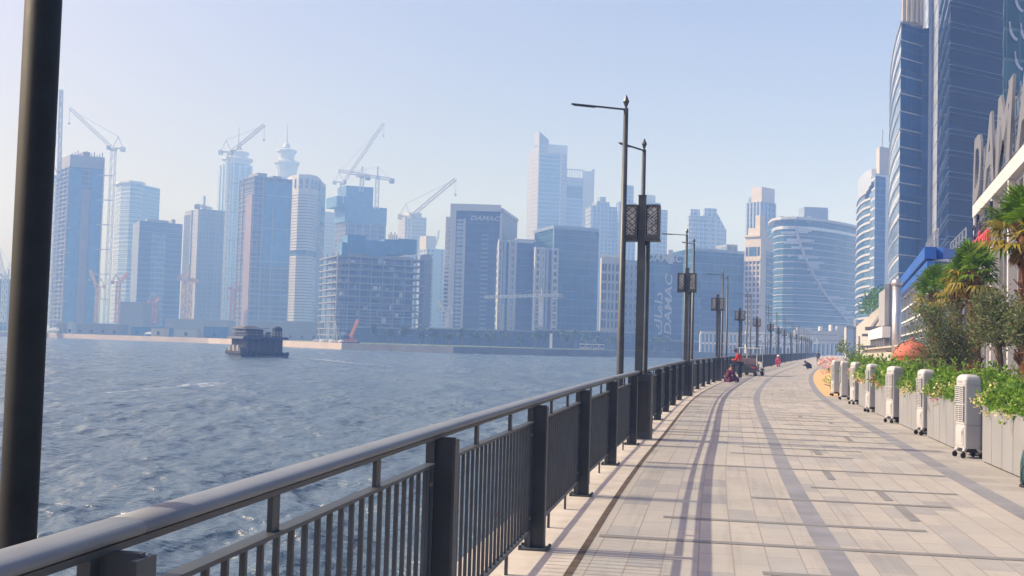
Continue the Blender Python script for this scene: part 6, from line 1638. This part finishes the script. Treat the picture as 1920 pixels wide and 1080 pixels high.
luffer('tower_crane', 'tiny crane on the roof of the lower pale block', 818, 460, 452, 948, (823, 432), 'crane_grey', 1.4, k=.5)
# B11 the open frame
b = Bld('concrete_frame', 'wide open concrete building frame with blue formwork on top near the water', 'building', (600, 535), (633, 505), (803, 522), 478)
mb = MB(); q = [b.L + (b.R - b.M) * .12 + (b.M - b.L) * .3, b.M + (b.R - b.M) * .1 + (b.L - b.M) * .25, b.R - (b.R - b.M) * .1 + (b.L - b.M) * .25, b.Bk - (b.R - b.M) * .1]
mb.prism(q, -.1, b.z1 - .3, None, 0); mb.build('core_walls', M['site_dark'], b.root)
nf = 13; fh = (b.z1 + .1) / nf
for i in range(1, nf + 1):
    mb = MB(); z = b.z0 + fh * i; off = 1.0 if i == nf else 0
    mb.prism([b.L, b.M, b.R, b.Bk], z - .42, z); mb.build('floor_slab', M['concrete_far'], b.root)
for f, ts in (('r', lin(.005, .995, 9)), ('l', lin(.05, .7, 3))):
    for t in ts:
        mb = MB(); mb.fbox(b.pt(f, t - .004), b.pt(f, t + .004), b.z0, b.z1 + (1.5 if t < .9 else 0), .9, -.25); mb.build('column', M['concrete_far'], b.root)
g = random.Random(17)
for k in range(44):
    t = g.uniform(.02, .95); i = g.randint(0, nf - 1); w = g.uniform(.01, .05); mb = MB()
    mb.fbox(b.pt('r', t), b.pt('r', min(.99, t + w)), b.z0 + fh * i + .05, b.z0 + fh * i + g.uniform(1.0, fh - .5), 1.6, -.5); mb.build('infill_panel', M[g.choice(['concrete_far', 'white_far', 'net_blue', 'concrete_dark'])], b.root)
b.panel('r', .955, 1.03, b.z0, b.z1 + 2.5, 1.5, 'concrete_dark', 'stair_core', 6); b.bands('r', nf * 2, .4, 2.4, 'concrete_dark', t0=.95, t1=1.04, name='scaffold_deck')
zt = b.z1
for (t0, t1, h0, h1, o) in ((.10, .30, 1, 9.5, .2), (.30, .52, .5, 7.5, .6), (.50, .72, 1.5, 8.5, .3), (.66, .86, 2.5, 9.2, .8), (.05, .24, .2, 6, -.8)):
    b.panel('r', t0, t1, zt + h0, zt + h1, o, 'net_blue', 'blue_formwork', 9)
for k in range(5): b.panel('r', .55 + k * .022, .558 + k * .022, zt + 8, zt + 11 + k % 2, -1, 'concrete_dark', 'starter_bar')
b.panel('r', .12, .84, zt, zt + 1, -.5, 'concrete_far', 'kicker_wall', 10)
# B13 white frame slab
b = far('framed_slab', 'dark blue glass slab inside a broad white frame with an angled right wing', (845, 560), (847, 512), (940, 512), 382, 'white_far', 'glass_n')
b.panel('r', -.02, .10, 0, b.z1, 1.0, 'white_far', 'frame_side'); b.panel('r', .1, 1.0, b.zpy('r', .5, 396), b.z1, 1.0, 'white_far', 'frame_top'); b.panel('r', .985, 1.02, 0, b.z1 - 4, .9, 'white_far', 'frame_edge')
b.panel('r', .115, .27, 2, b.zpy('r', .2, 412), .9, 'glass_l', 'balcony_bay'); b.bands('r', 30, .7, 1.4, 'white_far', 2, b.zpy('r', .2, 412), .12, .27, 'balcony'); b.fins('r', [.275], .9, 1.4, 'white_far', 2, b.zpy('r', .2, 410), 'bay_pier')
b.bands('r', 22, .5, .8, 'line_blue', 6, b.zpy('r', .6, 440), .62, .76, 'balcony'); b.bands('l', 30, .8, 2.4, 'white_far', 2, b.z1 - 6, .4, 1.0, 'side_balcony')
me = text_mesh('DAMAC', 2.9, .1, .2, .04, 1.3); p = b.pt('r', .38, .3); d = (b.R - b.M).normalized(); place_text(me, 'lettering', M['white_far'], b.root, (p.x, p.y, b.zpy('r', .5, 413)), (d.x, d.y, 0), (0, 0, 1))
w = far('angled_wing', 'angled pale wing with a sloping roof edge joined to the white framed slab', (939, 517), (941, 512), (971, 556), 390, 'white_far', 'beige_tow'); w.bands('r', 1, 1.5, .5, 'white_far', w.z1 - 1.5, w.z1, name='parapet')
# B14 apartment pair
b = far('apartment_block', 'white balconied apartment block with blue glass in front of the teal block', (932, 500), (935, 480), (1000, 484), 449, 'apt_b', 'glass_n', 'building')
for t0, t1 in ((.0, .10), (.30, .47)):
    b.panel('r', t0, t1, 0, b.z1 - .5, .5, 'apt_b', 'balcony_bay'); b.bands('r', 15, .9, 1.3, 'white_far', 0, b.z1, t0, t1, 'balcony'); b.fins('r', [t0 + .01, t1 - .01], .6, 1.3, 'white_far', name='bay_pier')
b.panel('r', .14, .22, 0, b.z1, .7, 'line_blue', 'blue_pier'); b.panel('r', .48, .52, 0, b.z1 + 1, .8, 'white_far', 'white_pier'); b.panel('r', .13, .19, 0, b.zpy('r', .2, 570), 1.0, 'cream', 'cream_pier'); b.bands('r', 1, 1, .6, 'white_far', b.z1 - 1, b.z1, name='parapet')
b = far('apartment_block', 'lower right half of the white balconied apartments beside the teal block', (1000, 492), (1001, 478), (1046, 483), 463, 'apt_b', 'glass_n', 'building')
for t0, t1 in ((.02, .24), (.28, .42), (.74, .98)):
    b.panel('r', t0, t1, 0, b.z1 - .5, .5, 'apt_b', 'balcony_bay'); b.bands('r', 14, .9, 1.3, 'white_far', 0, b.z1, t0, t1, 'balcony'); b.fins('r', [t0 + .02, t1 - .02], .6, 1.3, 'white_far', name='bay_pier')
b.panel('r', .50, .6, 0, b.z1, .7, 'line_blue', 'blue_pier'); b.bands('r', 1, 1, .6, 'line_blue', b.z1 - 1, b.z1, name='parapet')
b = far('thin_roof_block', 'narrow block with a flat roof between the framed slab and the teal block', (968, 530), (972, 525), (1004, 528), 448, 'glass_n', 'glass_n', 'building'); b.bands('r', 1, 1, .6, 'white_far', b.z1 - 1, b.z1, name='parapet')
hammer('tower_crane', 'horizontal white crane jib low across the apartment block', 1015, 612, 556, 465, (908, 557), (1052, 553), 'crane_white', .8, .85)
# B15 teal block
b = far('teal_block', 'broad dark teal glass block with a plain flat top', (1003, 552), (1040, 525), (1123, 536), 422, 'glass_c', 'glass_c', 'building')
b.bands('r', 1, 1.6, .5, 'line_blue', b.z1 - 1.6, b.z1, name='parapet'); b.bands('l', 1, 1.6, .5, 'line_blue', b.z1 - 1.6, b.z1, name='parapet'); b.bands('r', 17, .18, .15, 'glass_n'); b.bands('l', 17, .18, .15, 'glass_n')
b.fins('l', [.99], 1.0, .4, 'line_blue', name='edge_rib')
# B16 tall pair
b = Bld('tall_tower', 'tallest tower with a roof slanting down to the right and a blue glass face', 'tower', (1002, 960), (1011, 945), (1064, 952), 270)
za = at(1013, 246, 945).z; zb = b.z1
mb = MB(); 
def qq(a, t): return b.L + (b.M - b.L) * a + (b.R - b.M) * t
L2 = b.L + Vector((-5, 2))
mb.prism([L2, b.M, b.R, b.Bk], -.1, 1, [0, 0, 0, 0], 0, [zb - 6, zb, zb, zb]); mb.build('walls', [M['beige_tow']], b.root)
mb = MB(); mb.prism([qq(0, 0), qq(1, 0), qq(1, .34), qq(0, .34)], zb + .01, 1, None, 0, [za, za, zb + 4, zb + 4]); mb.build('roof_wedge', M['concrete_far'], b.root)
b.panel('r', .02, .76, 0, zb - 8, .5, 'glass_l', 'glass_front'); b.bands('r', 44, .3, .7, 'line_blue', z1=zb - 8, t0=.02, t1=.76); b.fins('r', [.78], 1.2, 1.0, 'white_far', name='edge_fin'); b.panel('r', .80, 1.0, 0, zb, .4, 'beige_tow', 'stone_side'); b.panel('r', .3, 1.0, zb - 7, zb + .4, .8, 'white_far', 'roof_band')
q = qq(.5, .3); mb = MB(); mb.tube([(q.x, q.y, zb), (q.x, q.y, za + 4)], .3, 5); mb.build('antenna', M['steel'], b.root)
b = far('pale_tower', 'pale tower with an open roof crown right of the tallest tower', (1058, 965), (1062, 955), (1114, 962), 332, 'beige_tow', 'beige_tow')
zt = at(1110, 317, 960).z
b.panel('r', .02, .58, b.zpy('r', .5, 372), b.zpy('r', .5, 350), .5, 'glass_n', 'dark_glass'); b.panel('r', .02, .58, 0, b.zpy('r', .5, 374), .4, 'glass_l', 'glass_front'); b.panel('r', .60, 1.0, 0, zt - 2, .8, 'white_far', 'side_wall'); b.panel('r', .9, 1.0, zt - 2, zt, .8, 'white_far', 'side_tip')
b.fins('r', lin(.02, .58, 7), .5, .3, 'white_far', b.z1, zt - 1, 'crown_post'); b.panel('r', .0, .6, zt - 2, zt - 1, .4, 'white_far', 'crown_beam')
# B18-20
b = far('apartment_tower', 'grey blue apartment tower with a stepped roof right of the teal block', (1098, 900), (1108, 880), (1156, 888), 385, 'apt_a', 'apt_a'); b.roofbox(.1, .9, .25, .75, 4, 'apt_a', 'roof_step'); b.roofbox(.2, .8, .4, .62, 8, 'apt_a', 'roof_turret'); b.fins('r', lin(.06, .96, 7), 1.3, .9, 'line_blue', name='bay')
b = far('apartment_tower', 'apartment tower mostly hidden behind the nearest lamp poles', (1155, 890), (1160, 880), (1192, 886), 378, 'apt_a', 'apt_a'); b.roofbox(.2, .8, .35, .9, 14, 'apt_a', 'roof_turret'); b.fins('r', lin(.06, .96, 5), 1.3, .9, 'line_blue', name='bay')
b = far('apartment_tower', 'apartment tower with stepped right side behind the nearest lantern', (1203, 900), (1210, 880), (1238, 888), 378, 'apt_b', 'apt_a'); b.roofbox(.1, .9, .05, .7, 6, 'beige', 'roof_turret'); b.fins('r', lin(.06, .96, 5), 1.3, .9, 'line_blue', name='bay')
s_ = b.pt('r', 1.0); mb = MB(); e_ = V2(at(1252, 395, 892)); mb.prism([s_, e_, e_ + Vector((0, 14)), s_ + Vector((0, 14))], -.1, at(1250, 394, 892).z); mb.build('lower_step', M['apt_a'], b.root)
# B21 cream windows
b = far('cream_block', 'cream stone block with paired dark windows left of the nearest lamp poles', (1126, 478), (1128, 465), (1166, 468), 481, 'cream', 'cream', 'building')
b.wins('r', [.10, .22, .40, .58, .78, .90], [b.zpy('r', .5, y) for y in (502, 520, 538, 556, 574, 592, 608)], .9, 2.9)
for k in range(12): b.panel('r', .02 + k * .085, .06 + k * .085, b.z1, b.z1 + .9, .1, 'cream', 'battlement')
b.bands('r', 7, .25, .2, 'white_far', b.zpy('r', .5, 616), b.zpy('r', .5, 492), name='string_course')
b = far('cream_block', 'cream block, its shade put into grey walls, just right of the paired window block', (1166, 486), (1168, 482), (1203, 486), 487, 'beige_tow', 'beige_tow', 'building'); b.bands('r', 9, .3, .3, 'concrete_far')  # shaded side of the cream block, shade painted as grey walls
# B22 sign building
b = far('banner_building', 'blue glass office with a vertical white lettered banner and roof sign', (1203, 460), (1205, 446), (1281, 451), 478, 'glass_n', 'glass_n', 'building')
b.panel('r', .02, .70, b.zpy('r', .5, 530), b.z1, .3, 'glass_c', 'upper_glass')
M['banner'] = plain('banner', (0.022, 0.07, 0.17), .6, 0, .1, .2)
b.panel('r', .30, .72, b.zpy('r', .5, 636), b.zpy('r', .5, 530) - .1, .5, 'banner', 'banner'); b.panel('r', .30, .72, b.zpy('r', .5, 638), b.zpy('r', .5, 633), .6, 'beige_light', 'banner_foot')
b.text('r', .08, b.zpy('r', .2, 489), 'DAMAC', 4.1, 'white_far', 1.05, .25, .08, o=.5); b.panel('r', .62, .74, b.z1 - 3, b.z1 + 2.6, .4, 'white_far', 'roof_letters'); b.panel('r', 0, 1, b.z1 - .01, b.z1 + .8, .2, 'line_blue', 'parapet')
d = (b.R - b.M).normalized()
for t, txt, sz in ((.715, 'DAMAC', 4.25), (.485, '\uFED9\uFE8E\uFEE3\uFE8D\uFEA9', 4.4)):
    p = b.pt('r', t, .75); me = text_mesh(txt, sz, .06, .15, .05, 1.62); place_text(me, 'banner_lettering', M['white_far'], b.root, (p.x, p.y, b.zpy('r', .5, 629)), (0, 0, 1), (-d.x, -d.y, 0))
# B23 wide glass
b = far('wide_glass_block', 'very wide plain blue glass block behind the second lantern post', (1262, 505), (1300, 480), (1396, 490), 465, 'glass_c', 'glass_c', 'building')
b.bands('r', 1, 1.2, .4, 'line_blue', b.z1 - 1.2, b.z1, name='parapet'); b.bands('r', 15, .16, .12, 'glass_n'); b.roofbox(.2, .7, .78, 1.0, 3.5, 'apt_a', 'roof_plant'); b.panel('r', .2, .62, 0, b.z1 * .6, .3, 'glass_n', 'darker_glass')
# B24
b = far('twin_apartments', 'pair of linked blue grey apartment towers with arched tops and a sloping right side', (1289, 850), (1292, 840), (1345, 846), 404, 'apt_b', 'apt_b')
b.roofbox(0, 1, .06, .38, 5, 'apt_b', 'roof_block'); b.roofbox(0, 1, .55, .98, 6.5, 'apt_b', 'roof_block'); b.fins('r', [.1, .32, .46, .62, .86], 2.4, 1.2, 'apt_a', name='bay'); b.bands('r', 22, .4, .5, 'white_far')
s_ = b.pt('r', 1.0); e_ = V2(at(1362, 430, 850)); mb = MB(); mb.prism([s_, e_, e_ + Vector((0, 16)), s_ + Vector((0, 16))], -.1, 1, None, 0, [at(1345, 400, 846).z, at(1362, 432, 850).z, at(1362, 432, 850).z, at(1345, 400, 846).z]); mb.build('sloping_side', M['apt_a'], b.root)

# ---- podium and small things along the bank
for (xa, xb, Y, py, lab) in ((662, 800, 470, 612, 'long dark podium below the open concrete frame'), (800, 1000, 442, 614, 'long low dark podium with shop fronts behind the bank trees'), (1000, 1205, 436, 617, 'low dark podium right of the white kiosk behind the trees'), (1205, 1312, 432, 636, 'low pavilion under the lettered banner building')):
    b = Bld('podium', lab, 'podium', (xa, Y + 12), (xa + 2, Y), (xb, Y + 8), py); b.body('glass_n', 'glass_n', 'concrete_dark'); b.bands('r', 1, .5, 1.2, 'concrete_far', b.z1 - .5, b.z1, name='roof_edge'); b.fins('r', lin(.02, .98, 14), .5, .5, 'dark', name='pier')
def bx_at(name, label, cat, x0, x1, pyt, Y, dpt, mat, roof=None, pyb=None, parts=None):
    a, c = at(x0, pyt, Y), at(x1, pyt, Y); root = thing(name, label, cat, ((a.x + c.x) / 2, Y, -.35)); z0 = -.35 if pyb is None else at(x0, pyb, Y).z
    mb = MB(); mb.box(a.x, c.x, Y, Y + dpt, z0, a.z); mb.build('walls', M[mat], root)
    w = c.x - a.x
    mb = MB(); mb.box(a.x - .2, c.x + .2, Y - .2, Y + dpt + .2, a.z + .002, a.z + .3); mb.build('roof', M[roof or 'grey'], root)
    for k in range(max(1, int(w / 5))):
        x = a.x + (k + .5) * w / max(1, int(w / 5)); mb = MB(); mb.box(x - .6, x + .6, Y - .06, Y + .1, z0 + .9, z0 + min(2.4, (a.z - z0) * .75)); mb.build('window' if k else 'door', M['glass_dark'], root)
    return root
bx_at('site_hut', 'pale site hut by the water left of the yellow mast crane', 'hut', 284, 310, 616, 480, 5, 'cream')
bx_at('site_hut', 'wide pale site hut right in front of the yellow mast crane', 'hut', 328, 370, 617, 482, 6, 'white_far')
bx_at('site_shed', 'long dark shed with a flat roof behind the pale site hut', 'shed', 246, 316, 612, 520, 8, 'net_blue')
bx_at('site_shed', 'dark container like shed left of the barge', 'shed', 382, 422, 612, 500, 7, 'net_blue')
bx_at('site_hut', 'white cabin at the foot of the left unfinished tower', 'hut', 127, 136, 604, 520, 4, 'white_far')
bx_at('site_hut', 'grey blocky cabin beside the thick pole at the far bank', 'hut', 106, 120, 606, 525, 5, 'concrete_far')
bx_at('pump_house', 'broad round shouldered dark hall among the cranes at the left', 'hall', 226, 270, 566, 640, 30, 'concrete_dark')
bx_at('site_hall', 'low grey hall behind the wide pale hut', 'hall', 310, 425, 598, 600, 20, 'concrete_far')
bx_at('site_hall', 'low wide grey hall below the left unfinished tower', 'hall', 140, 226, 606, 560, 12, 'concrete_dark')
bx_at('site_hall', 'low dark grey hall behind the barge between the towers and the open frame', 'hall', 470, 600, 602, 560, 16, 'concrete_dark')  # walls in plain dark grey
def boatlet(label, px, py, w):
    c = at(px, py, 505); root = thing('tent', label, 'tent', (c.x, c.y, -.35)); mb = MB(); h = w * .3
    mb.hexa([(c.x - w, c.y, c.z - h), (c.x + w, c.y, c.z - h), (c.x + w, c.y + 3, c.z - h), (c.x - w, c.y + 3, c.z - h), (c.x - w * .2, c.y + .5, c.z + h * .6), (c.x + w * .7, c.y + .5, c.z + h), (c.x + w * .7, c.y + 2.5, c.z + h), (c.x - w * .2, c.y + 2.5, c.z + h * .6)]); mb.build('canvas', M['white'], root)
    mb = MB(); 
    for sx_ in (-1, 1): mb.box(c.x + sx_ * w * .8 - .1, c.x + sx_ * w * .8 + .1, c.y + 1, c.y + 1.2, -.35, c.z - h)
    mb.build('frame', M['steel'], root)
boatlet('white tent roof at the water left of the pale site hut', 277, 624, 1.9)
boatlet('white and red tent roof right beside the thick pole', 98, 617, 2.6)
for (x, y0, y1, Y, tip, lab, mt) in ((184, 606, 540, 640, (169, 506), 'short pale crane leaning left below the left unfinished tower', 'crane_yellow'), (222, 606, 532, 640, (240, 512), 'short orange tipped crane right of the white luffing crane mast', 'crane_red'),
                                 (437, 606, 545, 640, (428, 540), 'low orange crane head before the left pagoda crowned tower', 'crane_red'), (290, 606, 568, 640, (300, 560), 'stub of a red mast in front of the blue glass slab', 'crane_red')):
    luffer('tower_crane', lab, x, y0, y1, Y, tip, mt, 2.0, k=.6)
# orange crawler rig
c = at(664, 641, 372); ex = thing('crawler_rig', 'orange crawler rig with a raised boom at the water edge', 'rig', (c.x, c.y, -.35))
mb = MB(); mb.box(c.x - 3.5, c.x + .8, c.y, c.y + 2.5, .25, 1.2); mb.build('body', M['orange'], ex)
mb = MB(); mb.box(c.x - 4.5, c.x + 1.6, c.y - .3, c.y + .5, -.35, .245); mb.box(c.x - 4.5, c.x + 1.6, c.y + 1.9, c.y + 2.7, -.35, .245); mb.build('tracks', M['dark'], ex)
mb = MB(); t_ = at(671, 600, 372); mb.bar((c.x - 1.6, c.y + 1, 1.0), t_, .8, .9); mb.bar((c.x - 3, c.y + 1, 1.0), (c.x - .6, c.y + 1, 4.0), .3, .3); mb.build('boom', M['orange'], ex)
mb = MB(); mb.box(c.x - 3.4, c.x - 1.8, c.y - .1, c.y + 1, 1.201, 2.4); mb.build('cab', M['glass_dark'], ex)
# white pole frames and sheeted material
for k, (x, yt) in enumerate(((600, 598), (606, 594), (618, 600), (624, 590), (632, 604))):
    c = at(x, 645, 385 + k * 3); root = thing('pole_frame', ['first thin white pole from the barge side by the material heap', 'pair of crossed white poles by the material heap', 'middle leaning white pole over the material heap', 'tallest white pole at the material heap', 'short white pole next to the orange rig'][k], 'pole', (c.x, c.y, -.35)); t_ = at(x + (4 if k % 2 else -3), yt, 386 + k * 3)
    mb = MB(); mb.tube([(c.x, c.y, -.4), t_], .16, 6); mb.build('pole', M['white_far'], root); mb = MB(); mb.tube([(c.x + 1.6, c.y + 1, -.4), t_], .10, 6); mb.build('stay', M['white_far'], root)
g = random.Random(20)
for k in range(6):
    c = at(594 + k * 9, 641, 378); mb = MB(); mb.lathe([(1.9, 0), (1.7, .5), (.9, 1.0), (.05, 1.2 + g.uniform(-.2, .3))], (c.x, c.y, -.35), 9, 0, 1.0, .7); o = mb.build('material_heap', M['white_far' if k % 2 else 'concrete_far'], None, loc=(c.x, c.y, -.35)); tag(o, ['pale sheeted heap nearest the barge', 'grey heap second from the barge', 'pale sheeted heap under the crossed poles', 'grey heap under the tallest pole', 'pale sheeted heap left of the short pole', 'grey heap beside the orange rig'][k] + ' on the far bank', 'heap', 'heaps of site material on the far bank')
# white kiosk pillar
c = at(1033, 648, 352); kp = thing('white_pylon', 'small white pylon standing among the trees of the far bank', 'pylon', (c.x, c.y, -.35)); mb = MB(); zt = at(1032, 625, 352).z
mb.box(c.x - .4, c.x + .4, c.y, c.y + .5, -.35, zt); mb.build('shaft', M['white'], kp); mb = MB(); mb.box(c.x - .7, c.x + .7, c.y - .2, c.y + .7, -.35, .1); mb.build('plinth', M['grey'], kp)
# low fence, parked boats and small parasols near the right end
for k, (x, Y) in enumerate(((1092, 352), (1104, 354), (1117, 356), (1128, 358))):
    c = at(x, 655, Y); o_ = thing('market_stall', ['first white stall from the left among the far bank trees', 'second white stall from the left on the far bank', 'third white stall from the left on the far bank', 'rightmost white stall of the far bank row'][k], 'stall', (c.x, c.y, -.35)); mb = MB(); mb.box(c.x - .9, c.x + .9, c.y, c.y + 1.6, 1.6, 1.8); mb.build('roof', M['white'], o_); mb = MB(); mb.box(c.x - .85, c.x + .85, c.y + .1, c.y + .4, -.35, .7); mb.build('counter', M['cream'], o_)
    mb = MB()
    for sx_ in (-.8, .8): mb.box(c.x + sx_ - .05, c.x + sx_ + .05, c.y + .05, c.y + .1, -.35, 1.6)
    mb.build('posts', M['steel'], o_)
# trees along the far bank
g = random.Random(40)
tx = [702, 728, 757, 787, 812, 842, 866, 893, 918, 948, 976, 1003, 1018, 1056, 1078, 1100, 1122, 1146, 1210, 1228, 1246]
TW = ['slim', 'broad', 'round', 'ragged', 'leaning', 'small', 'thin', 'dense']; TN = ['below the open concrete frame', 'below the white framed slab', 'below the white apartment block', 'below the teal block', 'below the cream block', 'below the lettered banner']
for i, x in enumerate(tx):
    base = gnd(x, {True: 645}.get(False, 651 + (x - 700) * .013), -.35); Y = 372 + 26 * g.random() if x < 1060 else 392 + 20 * g.random(); c = at(x, 648, Y)
    h = g.uniform(4.2, 7.5); r = g.uniform(1.5, 2.9)
    k = 0 if x < 800 else 1 if x < 935 else 2 if x < 1035 else 3 if x < 1125 else 4 if x < 1200 else 5
    root = thing('bank_tree', '%s green tree, %s from the left, %s across the water' % (TW[(i * 3) % 8], ordn[i], TN[k]), 'tree', (c.x, c.y, -.35), 'trees along the opposite bank')
    mb = MB(); mb.tube([(c.x, c.y, -.4), (c.x + g.uniform(-.2, .2), c.y, h * .45), (c.x + g.uniform(-.3, .3), c.y, h * .7)], [.17, .12, .06], 5); mb.build('trunk', M['bark'], root)
    mb = MB(); cl = [(rdir(g), g.random() ** .5) for _ in range(9)]
    for q in range(230):
        v, rr = cl[g.randrange(9)]; w = rdir(g) * .45 * g.random() ** .5; leaf_quad(mb, (c.x + (v.x * rr * .8 + w.x) * r, c.y + (v.y * rr * .8 + w.y) * r, h * .66 + (v.z * rr * .8 + w.z) * h * .34), rdir(g, .2), rdir(g), .8, .45)
    mb.build('crown', M['leaf_far'], root)
